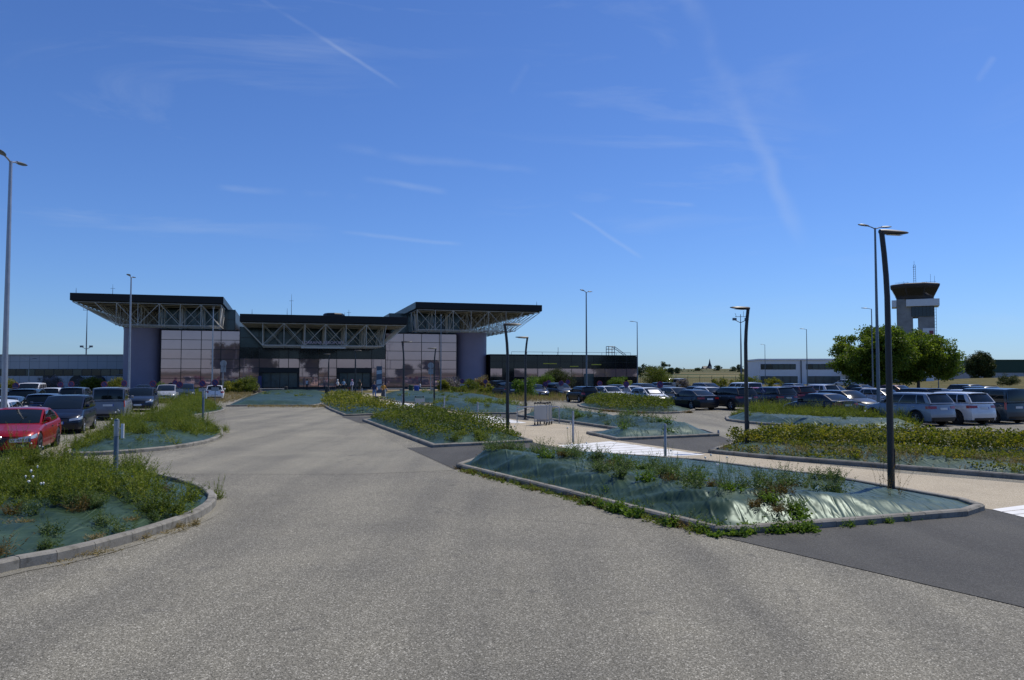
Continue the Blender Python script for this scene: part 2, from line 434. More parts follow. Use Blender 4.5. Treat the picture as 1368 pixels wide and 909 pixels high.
def m_carpaint():
    m, nt, b = new_mat('car_paint')
    oi = N(nt, 'ShaderNodeObjectInfo')
    co = objco(nt)
    f = noise(nt, co, 3.0, 4)
    c = mixc(nt, 1.0, oi.outputs['Color'], ramp(nt, f, [(0.3, (0.88, 0.88, 0.88)), (0.7, (1.05, 1.05, 1.05))]), 'MULTIPLY')
    nt.links.new(c, b.inputs['Base Color']); b.inputs['Roughness'].default_value = 0.32
    b.inputs['Metallic'].default_value = 0.15
    b.inputs['Coat Weight'].default_value = 0.4; b.inputs['Coat Roughness'].default_value = 0.05; b.inputs['Specular IOR Level'].default_value = 0.3
    return m
M['paintcar'] = m_carpaint()

def cloth(name, col):
    return simple(name, col, 0.85, 0.0, 0.15, 8)

# ------------------------------------------------------------------ leaf geometry
def unit(a):
    return a / np.maximum(1e-9, np.linalg.norm(a, axis=1, keepdims=True))

def leaf_quads(P, D, L, W, rng):
    """rhombic leaves at P along D; arrays"""
    n = len(P)
    D = unit(D)
    A = unit(np.cross(D, rng.normal(size=(n, 3))))
    L = np.broadcast_to(np.asarray(L, float), (n,))[:, None]; W = np.broadcast_to(np.asarray(W, float), (n,))[:, None]
    V = np.empty((n, 4, 3))
    V[:, 0] = P; V[:, 1] = P + D * L * 0.5 + A * W * 0.5; V[:, 2] = P + D * L; V[:, 3] = P + D * L * 0.5 - A * W * 0.5
    return V.reshape(-1, 3)

def quads_of(n):
    return np.arange(n * 4).reshape(-1, 4)

def stems_geo(B, H, lean, per, L, W, rng, up=0.6, stem_w=0.006, start=0.1, taper=True):
    """upright stems with leaves: returns quad verts"""
    n = len(B)
    t = np.tile(np.linspace(start, 1, per), (n, 1)) + rng.normal(0, 0.03, (n, per))
    t = np.clip(t, 0.02, 1.02)
    pos = B[:, None, :] + np.stack([lean[:, 0:1] * t ** 1.6, lean[:, 1:2] * t ** 1.6, H[:, None] * t], -1)
    ang = rng.uniform(0, 2 * math.pi, (n, per))
    d = np.stack([np.cos(ang), np.sin(ang), np.full_like(ang, up) + rng.normal(0, 0.25, ang.shape)], -1)
    sc = (1.15 - 0.75 * t) if taper else np.ones_like(t)
    Ls = (L * sc * rng.uniform(0.7, 1.3, t.shape)).ravel(); Ws = (W * sc * rng.uniform(0.7, 1.3, t.shape)).ravel()
    V = leaf_quads(pos.reshape(-1, 3), d.reshape(-1, 3), Ls, Ws, rng)
    # stems as slim ribbons of three pieces
    out = [V]
    ts = [0, 0.4, 0.75, 1.0]
    for a, b in zip(ts[:-1], ts[1:]):
        p = B + np.stack([lean[:, 0] * a ** 1.6, lean[:, 1] * a ** 1.6, H * a], -1)
        q = B + np.stack([lean[:, 0] * b ** 1.6, lean[:, 1] * b ** 1.6, H * b], -1)
        s = np.zeros((n, 3)); an = rng.uniform(0, math.pi, n); s[:, 0] = np.cos(an); s[:, 1] = np.sin(an)
        s *= stem_w * 0.5
        Q = np.stack([p - s, p + s, q + s * 0.7, q - s * 0.7], 1).reshape(-1, 3)
        out.append(Q)
    return np.concatenate(out)

def link_quads(name, V, mat, parent=None):
    return link(name, np_mesh(name, V, quads_of(len(V) // 4), mat), parent)

# ------------------------------------------------------------------ polygons, beds
def chaikin(P, n=2):
    for _ in range(n):
        Q = []
        for i in range(len(P)):
            a, b = P[i], P[(i + 1) % len(P)]
            Q.append((a[0] * .75 + b[0] * .25, a[1] * .75 + b[1] * .25)); Q.append((a[0] * .25 + b[0] * .75, a[1] * .25 + b[1] * .75))
        P = Q
    return P

def area2(P):
    return sum(P[i][0] * P[(i + 1) % len(P)][1] - P[(i + 1) % len(P)][0] * P[i][1] for i in range(len(P)))

def resample(P, step):
    out = []
    n = len(P)
    for i in range(n):
        a, b = np.array(P[i]), np.array(P[(i + 1) % n])
        k = max(1, int(round(np.linalg.norm(b - a) / step)))
        for j in range(k): out.append(tuple(a + (b - a) * j / k))
    return out

def inset(P, d):
    """inward offset of a CCW polygon"""
    n = len(P); out = []
    for i in range(n):
        a, b, c = Vector(P[i - 1]), Vector(P[i]), Vector(P[(i + 1) % n])
        e1 = (b - a).normalized(); e2 = (c - b).normalized()
        n1 = Vector((-e1.y, e1.x)); n2 = Vector((-e2.y, e2.x))
        m = n1 + n2
        if m.length < 1e-4: m = n1.copy()
        m.normalize()
        k = d / max(0.35, m.dot(n1))
        out.append((b.x + m.x * k, b.y + m.y * k))
    return out

def seg_dist(X, P):
    """distance of points X (n,2) to the closed polygon outline, nearest points, inside flag"""
    P = np.asarray(P); A = P; B = np.roll(P, -1, 0)
    best = np.full(len(X), 1e9); near = np.zeros_like(X); ins = np.zeros(len(X), bool)
    for a, b in zip(A, B):
        ab = b - a
        t = np.clip(((X - a) @ ab) / max(1e-12, ab @ ab), 0, 1)
        q = a + t[:, None] * ab
        d = np.linalg.norm(X - q, axis=1)
        m = d < best
        best[m] = d[m]; near[m] = q[m]
        c = ((a[1] > X[:, 1]) != (b[1] > X[:, 1]))
        if abs(b[1] - a[1]) > 1e-12:
            xi = (b[0] - a[0]) * (X[:, 1] - a[1]) / (b[1] - a[1]) + a[0]
            ins ^= c & (X[:, 0] < xi)
    return best, near, ins

_wave = [(RNG.uniform(0, 2 * math.pi), RNG.uniform(0, 2 * math.pi), 0.35 * 1.75 ** k) for k in range(8)]
def fbm(X, scale=1.0, lo=0, hi=8):
    z = np.zeros(len(X))
    for k, (a, ph, f) in enumerate(_wave[lo:hi]):
        u = X[:, 0] * math.cos(a) + X[:, 1] * math.sin(a); w = -X[:, 0] * math.sin(a) + X[:, 1] * math.cos(a)
        z += np.sin(u * f * 6.28 * scale + ph + 1.3 * np.sin(w * f * 4.1 * scale + ph * 2)) / (1.6 ** k)
    return z * 0.5

class Bed:
    def __init__(self, label, pix, H=0.5, wd=1.0, cell=0.15, smooth=0, kerb=True, world=False, kerb_h=0.13, wrinkle=1.0, flat=None, fall=None):
        P = [tuple(p) for p in pix] if world else [gp(*p) for p in pix]
        if area2(P) < 0: P = P[::-1]
        if smooth: P = chaikin(P, smooth)
        self.P = P; self.H = H; self.wd = wd; self.wr = wrinkle; self.flat = flat; self.fall = fall
        c = np.mean(np.array(P), 0)
        self.root = empty('planting_bed', (0, 0, 0), 0, label, 'planting bed', 'kerbed planting beds of the car park')
        self.mid = inset(P, 0.08)
        if kerb: self.make_kerb(kerb_h)
        lo, hi = np.min(self.mid, 0), np.max(self.mid, 0)
        nx, ny = int((hi[0] - lo[0]) / cell) + 3, int((hi[1] - lo[1]) / cell) + 3
        gx, gy = np.meshgrid(lo[0] - cell + np.arange(nx) * cell, lo[1] - cell + np.arange(ny) * cell, indexing='ij')
        X = np.stack([gx.ravel(), gy.ravel()], 1)
        d, near, ins = seg_dist(X, self.mid)
        X2 = np.where(ins[:, None], X, near)
        Z = self.height(X2)
        idx = np.arange(nx * ny).reshape(nx, ny)
        F = np.stack([idx[:-1, :-1], idx[1:, :-1], idx[1:, 1:], idx[:-1, 1:]], -1).reshape(-1, 4)
        keep = ins[F].any(1) & (np.where(ins, 0, d)[F].max(1) < cell * 1.5)
        F = F[keep]
        used = np.unique(F); mp = np.zeros(nx * ny, int); mp[used] = np.arange(len(used))
        V = np.concatenate([X2, Z[:, None]], 1)[used]
        link('weed_sheet', np_mesh('weed_sheet', V, mp[F], M['sheet'], True), self.root)
    def height(self, X):
        d, near, ins = seg_dist(X, self.mid)
        d = np.where(ins, d, 0)
        t = np.clip(d / self.wd, 0, 1); s = t * t * (3 - 2 * t)
        big = 0.8 + 0.28 * fbm(X, 0.35, 0, 4)
        wr = fbm(X @ np.array([[0.7, -0.7], [0.7, 0.7]]) * np.array([1.0, 0.35]), 1.5, 2, 8)
        Xr = X @ np.array([[0.64, -0.77], [0.77, 0.64]])
        rid = 1 - np.abs(fbm(Xr * np.array([1.0, 0.28]), 1.15, 1, 6))
        rid = np.clip(rid, 0, 1) ** 3
        z = 0.075 + s * self.H * big + np.minimum(1, d / 0.25) * self.wr * (0.022 * wr + 0.05 * rid * (0.3 + 0.7 * s))
        if self.fall is not None:
            a_, b_ = np.array(gp(*self.fall[0])), np.array(gp(*self.fall[1])); nn = np.array([-(b_ - a_)[1], (b_ - a_)[0]]); nn /= np.linalg.norm(nn)
            z = 0.075 + (z - 0.075) * np.clip(1.12 - .17 * ((X - a_) @ nn), .3, 1.0)
        return z
    def make_kerb(self, h):
        mb = MB()
        P = resample(self.P, 1.0)
        I = inset(P, 0.16); I2 = inset(P, 0.03); I3 = inset(P, 0.145)
        n = len(P)
        for i in range(n):
            j = (i + 1) % n
            jit = random.uniform(-0.006, 0.006)
            def L(A, t): return (A[i][0] * (1 - t) + A[j][0] * t, A[i][1] * (1 - t) + A[j][1] * t)
            ln = math.dist(P[i], P[j]); e = 0.004 / max(0.05, ln)
            ring = []
            for t in (e, 1 - e):
                o, o2, c3, ii = L(P, t), L(I2, t), L(I3, t), L(I, t)
                ring.append([(*o, -0.05), (*o, h - 0.03 + jit), (*o2, h + jit), (*c3, h + jit), (*ii, h - 0.015 + jit), (*ii, -0.05)])
            b = len(mb.v)
            mb.v += ring[0] + ring[1]
            for k in range(6):
                k2 = (k + 1) % 6
                mb.f.append((b + k, b + k2, b + 6 + k2, b + 6 + k)[::-1]); mb.m.append(0)
            mb.f.append(tuple(b + k for k in range(6))); mb.m.append(0)
            mb.f.append(tuple(b + 6 + k for k in range(6))[::-1]); mb.m.append(0)
        mb.build('kerb', M['kerb'], self.root, fixn=True)
    def sample(self, n, rng, margin=0.25, mask=None):
        lo, hi = np.min(self.mid, 0), np.max(self.mid, 0)
        out = np.zeros((0, 2))
        tries = 0
        while len(out) < n and tries < 60:
            X = rng.uniform(lo, hi, (n * 3, 2))
            d, _, ins = seg_dist(X, self.mid)
            k = ins & (d > margin)
            if mask is not None: k &= mask(X, d)
            out = np.concatenate([out, X[k]]); tries += 1
        return out[:n]

# ------------------------------------------------------------------ plants
def weed(name, label, cat, x, y, z, h, spread, nst, per, L, W, mat, group, flowers=0, up=0.6, seed=None):
    rng = np.random.default_rng(seed if seed is not None else random.randrange(1 << 30))
    B = np.zeros((nst, 3)); B[:, :2] = rng.normal(0, spread * 0.22, (nst, 2)); B[:, 2] = -0.03
    H = h * rng.uniform(0.55, 1.05, nst)
    ang = rng.uniform(0, 2 * math.pi, nst); le = spread * rng.uniform(0.1, 0.75, nst)
    lean = np.stack([np.cos(ang) * le, np.sin(ang) * le], 1)
    V = stems_geo(B, H, lean, per, L, W, rng, up)
    o = link_quads(name, V, mat)
    o.location = (x, y, z)
    tag(o, label, cat, group)
    if flowers:
        mb = MB()
        for k in range(flowers):
            i = k % nst
            p = B[i] + np.array([lean[i, 0], lean[i, 1], H[i] + 0.02])
            r = rng.uniform(0.012, 0.026)
            mb.lathe([(0.004, -0.03), (r, 0.0), (r * 0.7, 0.012), (0.003, 0.018)], 7, tuple(p))
        mb.build('flower_head', M['flower'], o)
    return o

def cover(name, bed, n, rng, hfun, L, W, mat, label, cat, mask=None, margin=0.1, up=0.7, depth=0.22, kind='stuff'):
    """leafy ground cover over a bed: one object"""
    X = bed.sample(n, rng, margin, mask)
    z0 = bed.height(X)
    h = hfun(X)
    k = rng.random(len(X)) ** 0.6
    Z = z0 + np.maximum(0.02, h) * (1 - (1 - k) * 0.97)
    P = np.stack([X[:, 0], X[:, 1], Z], 1)
    D = rng.normal(size=(len(X), 3)); D[:, 2] = np.abs(D[:, 2]) * up
    V = leaf_quads(P, D, L * rng.uniform(0.6, 1.3, len(X)), W * rng.uniform(0.6, 1.3, len(X)), rng)
    o = link_quads(name, V, mat)
    tag(o, label, cat, kind=kind)
    return o

def stem_cover(name, bed, n, rng, hmin, hmax, per, L, W, mat, label, cat, mask=None, margin=0.15, lean=0.12, up=0.6, clump=0):
    X = bed.sample(n, rng, margin, mask)
    hk = np.ones(len(X)); out = np.zeros((len(X), 2))
    if clump:
        C = X[:clump]; ck = rng.uniform(.45, 1.3, len(C)); cs = rng.uniform(.13, .30, len(C))
        ci = rng.integers(0, len(C), n)
        off_ = rng.normal(0, 1, (n, 2)) * cs[ci][:, None]
        X = C[ci] + off_
        hk = ck[ci] * np.clip(1.1 - .3 * (np.linalg.norm(off_, axis=1) / cs[ci]) ** 1.5, .3, 1.1)
        out = off_ * .7
        d, _, ins = seg_dist(X, bed.mid); kk = ins & (d > margin * 0.5)
        X, hk, out = X[kk], hk[kk], out[kk]
    B = np.stack([X[:, 0], X[:, 1], bed.height(X) - 0.02], 1)
    big = 0.5 + 0.5 * np.clip(fbm(X, 0.6, 0, 5), -1, 1)
    H = (hmin + (hmax - hmin) * (big if not clump else .35 + .65 * big)) * rng.uniform(0.6, 1.1, len(X)) * hk
    a = rng.uniform(0, 6.28, len(X)); le = lean * rng.uniform(0.2, 1.2, len(X)) * (H / max(.1, hmax) + .4)
    V = stems_geo(B, H, np.stack([np.cos(a) * le, np.sin(a) * le], 1) + out, per, L, W, rng, up)
    o = link_quads(name, V, mat)
    tag(o, label, cat, kind='stuff')
    return o

def crown_verts(rng, rx, ry, rz, ncl, per, leaf, clr, low=-0.6, nl=9, spread=.38):
    """leaf clumps spread through an uneven crown volume, centred on the origin"""
    out = []
    lobes = [(np.array([rng.normal(0, spread), rng.normal(0, spread), rng.normal(0.05, spread * .85)]), rng.uniform(.5, .8) * (1 if nl > 8 else .8)) for _ in range(nl)]
    n = 0
    while n < ncl:
        c, r = lobes[rng.integers(len(lobes))]
        d = rng.normal(size=3); d /= np.linalg.norm(d)
        p = c + d * r * rng.uniform(0.55, 1.0)
        if np.linalg.norm(p) > 1.08 or p[2] < low: continue
        n += 1
        ctr = p * np.array([rx, ry, rz])
        k = int(per * rng.uniform(0.6, 1.4))
        cr = clr * rng.uniform(0.6, 1.3)
        q = rng.normal(size=(k, 3)); q = unit(q) * (rng.random((k, 1)) ** 0.45) * cr * np.array([1, 1, 0.62])
        P = ctr + q
        D = q * 0.6 / cr + rng.normal(size=(k, 3)) * 0.6 + np.array([0, 0, -0.1])
        out.append(leaf_quads(P, D, leaf * rng.uniform(0.6, 1.3, k), leaf * 0.62 * rng.uniform(0.6, 1.2, k), rng))
    return np.concatenate(out)

def tree(name, label, x, y, height, rx, rz, trunk_h, mat, ncl=110, per=130, leaf=0.28, clr=1.0, group=None, seed=1, low=-0.75, base=0.0, cat='tree', nl=9, spread=.38):
    rng = np.random.default_rng(seed)
    root = empty(name, (x, y, base), 0, label, cat, group)
    zc = height - rz
    V = crown_verts(rng, rx, rx * rng.uniform(.85, 1.0), rz, ncl, per, leaf, clr, low, nl, spread)
    V[:, 2] += zc
    link_quads('crown', V, mat, root)
    mb = MB()
    r0 = max(0.1, height * 0.026)
    top = Vector((rng.normal(0, .2), rng.normal(0, .2), trunk_h))
    mb.tube([(0, 0, -0.1), (0, 0, 0.3), tuple(top * 0.6), tuple(top)], [r0 * 1.35, r0, r0 * .85, r0 * .75], 10)
    for k in range(7):
        a = k * 0.9 + rng.uniform(0, .5); e = rng.uniform(.35, .8)
        q = Vector((math.cos(a) * rx * e, math.sin(a) * rx * e, zc + rz * rng.uniform(-.2, .6)))
        m_ = top.lerp(q, .5) + Vector((0, 0, rz * .12))
        mb.tube([tuple(top * .9), tuple(m_), tuple(q)], [r0 * .55, r0 * .3, r0 * .08], 7)
    mb.build('trunk', M['bark'], root, smooth=True)
    return root

def shrub(label, px, D, w, h, mat, seed, group=None, n=34, per=110, leaf=0.16, base=0.0, name='shrub'):
    rng = np.random.default_rng(seed)
    n = int(n * max(1, w * h / 6))
    V = crown_verts(rng, w / 2, w / 2, h * .52, n, per, leaf, min(w, h) * .24, -0.9)
    V[:, 2] += h * .5
    o = link_quads(name, V, mat)
    x, y = xd(px, D)
    o.location = (x, y, base)
    return tag(o, label, 'shrub', group)

# ------------------------------------------------------------------ cars
def lerp(a, b, t): return a + (b - a) * t
def pw(x, K):
    if x <= K[0][0]: return K[0][1]
    for (x0, z0), (x1, z1) in zip(K[:-1], K[1:]):
        if x <= x1:
            t = (x - x0) / max(1e-9, x1 - x0); t = t * t * (3 - 2 * t) * 0.5 + t * 0.5
            return lerp(z0, z1, t)
    return K[-1][1]

CAR = {
 # L length, W width, H height, wb wheelbase, fo front overhang, r wheel radius, sill, nose/hood/belt/tail deck heights,
 # a0 cowl, a1 windscreen top, c1 roof end, c0 rear glass base (distance from nose)
 'hatch':   dict(L=4.15, W=1.78, H=1.48, wb=2.55, fo=0.85, r=.315, sill=.20, nose=.72, hood=.95, belt=.97, tail=.98, a0=1.12, a1=1.98, c1=3.68, c0=4.02, wt=.70),
 'sport':   dict(L=4.64, W=1.87, H=1.43, wb=2.82, fo=0.80, r=.335, sill=.19, nose=.68, hood=.91, belt=.93, tail=1.0, a0=1.45, a1=2.30, c1=3.45, c0=4.25, wt=.70),
 'saloon':  dict(L=4.75, W=1.84, H=1.45, wb=2.85, fo=0.82, r=.33, sill=.19, nose=.68, hood=.92, belt=.94, tail=1.03, a0=1.42, a1=2.25, c1=3.45, c0=4.22, wt=.69),
 'estate':  dict(L=4.60, W=1.82, H=1.49, wb=2.73, fo=0.88, r=.325, sill=.19, nose=.70, hood=.95, belt=.97, tail=.99, a0=1.25, a1=2.12, c1=4.20, c0=4.50, wt=.71),
 'suv':     dict(L=4.50, W=1.86, H=1.64, wb=2.68, fo=0.90, r=.36, sill=.25, nose=.84, hood=1.06, belt=1.07, tail=1.10, a0=1.22, a1=2.05, c1=4.00, c0=4.36, wt=.71),
 'mpv':     dict(L=4.35, W=1.82, H=1.62, wb=2.70, fo=0.85, r=.325, sill=.20, nose=.76, hood=1.02, belt=1.02, tail=1.03, a0=.92, a1=1.95, c1=3.98, c0=4.25, wt=.71),
 'van':     dict(L=4.38, W=1.82, H=1.82, wb=2.73, fo=0.88, r=.325, sill=.20, nose=.80, hood=1.08, belt=1.06, tail=1.08, a0=1.00, a1=1.80, c1=4.24, c0=4.33, wt=.80),
}

def car_proto(kind, dark_rims=False, rails=False, cladding=False, sun_shade=False, plate_text=None):
    p = CAR[kind]
    L, W, H = p['L'], p['W'], p['H']; hl, hw = L / 2, W / 2
    X = lambda d: hl - d                      # distance from the nose -> x
    xf, xr = X(p['fo']), X(p['fo'] + p['wb'])
    sill, r = p['sill'], p['r']
    deckK = sorted([(hl, p['nose'] - .10), (hl - .10, p['nose'] - .02), (hl - .35, p['nose'] + .06), (X(p['a0']), p['hood']), (X(p['a1']), p['belt']),
                    (X(p['c0'] - .3), p['belt'] + .03), (X(p['c0']), p['tail']), (-hl + .06, p['tail'] - .02), (-hl, p['tail'] - .05)])
    def deck(x): return pw(x, deckK)
    def hwid(x):
        t = abs(x) / hl
        return hw * (1 - 0.035 * t ** 2 - 0.10 * max(0, (t - .72) / .28) ** 2.2)
    def deform(x, y, z):
        s = 1 if x > 0 else -1
        g = max(0, min(1, (abs(x) - (hl - .75)) / .75)); g = g * g
        w = hw
        x2 = x - s * g * (y / w) ** 2 * (.22 if s > 0 else .13)
        lean = .12 if s > 0 else (.05 if kind in ('van', 'mpv') else .10)
        x2 -= s * g * lean * max(0, (z - .52)) / .5
        x2 -= s * g * .10 * max(0, (.42 - z)) / .25
        return (x2, y, z)
    def zbot(x):
        z = sill + .03 * max(0, abs(x) - hl + .5)
        for xw in (xf, xr):
            R_ = r + .055
            if abs(x - xw) < R_: z = max(z, r + math.sqrt(R_ * R_ - (x - xw) ** 2))
        return z
    def section(x):
        zt = deck(x); zb = zbot(x); w = hwid(x)
        zs = zt - .015
        raw = [(.93, zb), (.985, sill + .25 * (zs - sill)), (1.0, sill + .52 * (zs - sill)), (.992, sill + .70 * (zs - sill)), (.962, zs - .075), (.925, zs - .012), (.80, zt + .012), (.45, zt + .032), (0, zt + .04)]
        out = []; last = -1
        for k, (f, z) in enumerate(raw):
            z = max(z, zb + .006 * k); out.append((w * f, z))
        return out
    xs = sorted(set([round(v, 3) for v in np.linspace(-hl, hl, 54)] + [round(xw + s * (r + .055) * math.cos(a), 3) for xw in (xf, xr) for a in np.linspace(0, math.pi / 2, 8) for s in (1, -1)]))
    body = MB()
    NP = 17
    pts = []
    for x in xs:
        s = section(x)
        full = [(y, z) for y, z in s] + [(-y, z) for y, z in s[-2::-1]]
        pts += [deform(x, y, z) for y, z in full]
    body.quad_grid(pts, len(xs), NP)
    # black arch lips and sill strip
    if cladding:
        for sg in (1, -1):
            for xw in (xf, xr):
                body.tube([(xw + (r + .075) * math.cos(t), sg * (hwid(xw) * .985 - .012), r + (r + .075) * math.sin(t)) for t in np.linspace(-.25, math.pi + .25, 16)], .04, 6, 1)
            body.tube([(lerp(xr + r, xf - r, t), sg * (hw * .965), sill + .05) for t in np.linspace(0, 1, 5)], .055, 6, 1)
    # end caps
    for x, flip in ((hl, False), (-hl, True)):
        s = section(x)
        rows = []
        for (y, z) in s[:7]:
            rows += [deform(x, y * t, z) for t in np.linspace(-1, 1, 9)]
        n0 = len(body.f)
        body.quad_grid(rows, 7, 9, 0, not flip)
        if cladding:
            for i in range(n0, n0 + 8): body.m[i] = 1
        body.poly([deform(x, y, z) for y, z in (s[6:] + [(-y_, z_) for y_, z_ in s[-2:5:-1]])], 0)
    # greenhouse
    zr = H
    xa0, xa1, xc1, xc0 = X(p['a0']), X(p['a1']), X(p['c1']), X(p['c0'])
    wb_ = hw * .915; wt = hw * p['wt'] * 1.12 if kind != 'van' else hw * .86
    wbr = wb_ * (.93 if kind in ('saloon', 'sport') else .95)
    wtr = wt * (.93 if kind not in ('van',) else .99)
    def zroof(s): return zr - .012 - .05 * (1.35 * s - .62) ** 2 * (1.0 if kind not in ('saloon', 'sport') else 1.5)
    def edge(s): return zroof(s) - .045
    zA, zC = deck(xa0) + .005, deck(xc0) + .005
    def Wnd(u, v):
        lo = (xa0 + .13 * (1 - u * u) - .02, u * wb_ * .95, zA); hi = (xa1 + .10 * (1 - u * u), u * wt, lerp(edge(0), zroof(0), 1 - u * u * abs(u)))
        b = .035 * math.sin(math.pi * v)
        return (lerp(lo[0], hi[0], v) + b, lerp(lo[1], hi[1], v), lerp(lo[2], hi[2], v) + b * .4)
    def Rear(u, v):
        lo = (xc0 - .05 * (1 - u * u), u * wbr, zC); hi = (xc1 - .07 * (1 - u * u), u * wtr, lerp(edge(1), zroof(1), 1 - u * u * abs(u)))
        b = .02 * math.sin(math.pi * v)
        return (lerp(lo[0], hi[0], v) - b, lerp(lo[1], hi[1], v), lerp(lo[2], hi[2], v))
    def Side(s, v, sg):
        lx = lerp(xa0, xc0, s); ux = lerp(xa1, xc1, s)
        ly = lerp(wb_ * .95, wbr, s) + .035 * math.sin(math.pi * min(1, s * 1.0)); uy = lerp(wt, wtr, s) + .02 * math.sin(math.pi * s)
        lz = lerp(zA, zC, s) if kind in ('x',) else deck(lx) + .005
        uz = edge(s)
        return (lerp(lx, ux, v), sg * (lerp(ly, uy, v) + .035 * math.sin(math.pi * v)), lerp(lz, uz, v))
    def Roof(s, u):
        x = lerp(xa1 + .10 * (1 - u * u), xc1 - .07 * (1 - u * u), s)
        y = u * (lerp(wt, wtr, s) + .02 * math.sin(math.pi * s))
        return (x, y, lerp(edge(s), zroof(s), 1 - abs(u) ** 3))
    def grid(fn, a, b, c, d, na, nb, mb, mat=0, off=None, flip=False):
        P_ = []
        for i in range(na):
            for j in range(nb):
                P_.append(fn(lerp(a, b, i / (na - 1)), lerp(c, d, j / (nb - 1))))
        if off: P_ = [(q[0] + off[0], q[1] + off[1], q[2] + off[2]) for q in P_]
        mb.quad_grid(P_, na, nb, mat, flip)
    grid(Wnd, -1, 1, 0, 1, 11, 6, body)
    grid(Rear, -1, 1, 0, 1, 11, 6, body, flip=True)
    for sg in (1, -1):
        grid(lambda s, v: Side(s, v, sg), 0, 1, 0, 1, 15, 6, body, flip=(sg < 0))
    grid(Roof, 0, 1, -1, 1, 15, 11, body)
    if rails:
        for sg in (1, -1):
            body.tube([(lerp(xa1, xc1, s), sg * (lerp(wt, wtr, s) * .95), zroof(s) + (.055 if 0.08 < s < .92 else 0.0)) for s in (.03, .1, .3, .5, .7, .9, .97)], .016, 6, 1)
    # shoulder character line & door handles are in the body; underbody box closes the arches
    body.box(-hl + .35, hl - .45, -hw * .80, hw * .80, sill - .03, p['nose'] - .14, 2)
    for x, s in ((hl, 1), (-hl, -1)):                  # bumper inserts
        for y in (-hw * .55, hw * .55):
            pass
    root = empty('parked_car')
    bo = body.build('body', [M['paintcar'], M['plastic'], M['underbody']], root, smooth=True)
    def panel(name, fn, a, b, c, d, na, nb, mat, off, flip=False, parent=root):
        mb = MB(); grid(fn, a, b, c, d, na, nb, mb, 0, off, flip)
        return mb.build(name, mat, parent, smooth=True)
    panel('windscreen', Wnd, -.93, .93, .05, .93, 11, 6, M['carglass'], (.008, 0, .006))
    if sun_shade:
        panel('sunshade', Wnd, -.66, .66, .14, .66, 9, 5, M['white'], (.012, 0, .009))
    panel('rear_window', Rear, -.90, .90, .10, .90, 11, 6, M['carglass'], (-.008, 0, .003), True)
    wins = {'hatch': [(.035, .40), (.425, .76), (.785, .91)], 'sport': [(.035, .43), (.455, .86)], 'saloon': [(.035, .42), (.445, .86)], 'estate': [(.035, .37), (.395, .68), (.705, .93)],
            'suv': [(.035, .39), (.415, .74), (.765, .92)], 'mpv': [(.03, .13), (.15, .42), (.445, .72), (.745, .95)], 'van': [(.035, .34), (.37, .64), (.67, .95)]}[kind]
    for sg in (1, -1):
        for (s0, s1) in wins:
            panel('side_window', lambda s, v: Side(s, v, sg), s0, s1, .06, .86, 7, 5, M['carglass'], (0, sg * .007, 0), sg < 0)
        # chrome / black waist strip kept inside the door seam part
        for s_ in ([wins[0][0]] + [w[1] + .012 for w in wins[:-1]])[:3]:
            x_ = lerp(xa0, xc0, s_)
            if abs(x_ - xf) < r + .07 or abs(x_ - xr) < r + .07: continue
            sec = section(x_)
            mb = MB()
            for (y0, z0), (y1, z1) in zip(sec[1:5], sec[2:6]):
                mb.poly([(x_ - .005, sg * (y0 + .003), z0), (x_ + .005, sg * (y0 + .003), z0), (x_ + .005, sg * (y1 + .003), z1), (x_ - .005, sg * (y1 + .003), z1)][::sg])
            mb.build('door_seam', M['underbody'], root, fixn=False)
        for w in wins[-3:-1] if len(wins) > 2 else wins:
            x_ = lerp(xa0, xc0, w[1] - .03); y_ = hwid(x_) * .985
            mb = MB()
            mb.box(x_ - .09, x_ + .09, min(sg * y_, sg * (y_ + .022)), max(sg * y_, sg * (y_ + .022)), p['belt'] - .155, p['belt'] - .125)
            mb.build('door_handle', M['chrome'] if kind in ('suv', 'estate') else M['plastic'], root, bevel=.006)
    # lamps wrap round the corners
    def wrap(end, y0, back, zlo, zhi, zlo2, zhi2, off=.012, ny=5):
        P_ = []
        pl = [(end * hl, lerp(y0, hwid(hl) * .97, k / (ny - 1))) for k in range(ny)] + [(end * (hl - back * t), hwid(hl - back * t) * .985) for t in (.2, .45, .75, 1)]
        n = len(pl); cols = []
        for k, (x, y) in enumerate(pl):
            t = k / (n - 1)
            lo, hi = lerp(zlo, zlo2, t), lerp(zhi, zhi2, t)
            for z in np.linspace(lo, hi, 4):
                yk = y * (1.0 if z < deck(x) - .1 else .985)
                q = deform(x, yk, z)
                ox = off if k < ny else off * .3; oy = off if k >= ny - 1 else 0
                cols.append((q[0] + end * ox, q[1] + oy, q[2]))
        return cols, n
    nz = p['nose']; tl = p['tail']
    tall = kind in ('van', 'mpv', 'estate', 'hatch') 
    for sg in (1, -1):
        for end, nm, mat in ((1, 'headlight', M['lens']), (-1, 'taillight', M['redlens'])):
            if end > 0:
                cols, n = wrap(1, hw * .50, .42, nz - .20, nz - .11, nz - .12, nz + .0)
            elif kind == 'van':
                cols, n = wrap(-1, hw * .84, .10, .72, 1.14, .74, 1.14, ny=3)
            elif kind in ('saloon', 'sport', 'suv'):
                cols, n = wrap(-1, hw * .48, .30, tl - .24, tl - .12, tl - .26, tl - .12)
            else:
                cols, n = wrap(-1, hw * .62, .24, tl - .27, tl - .06, tl - .24, tl - .08)
            if sg < 0: cols = [(a, -b, c) for a, b, c in cols]
            mb = MB(); mb.quad_grid(cols, n, 4, 0, (end * sg) < 0)
            mb.build(nm, mat, root, smooth=True)
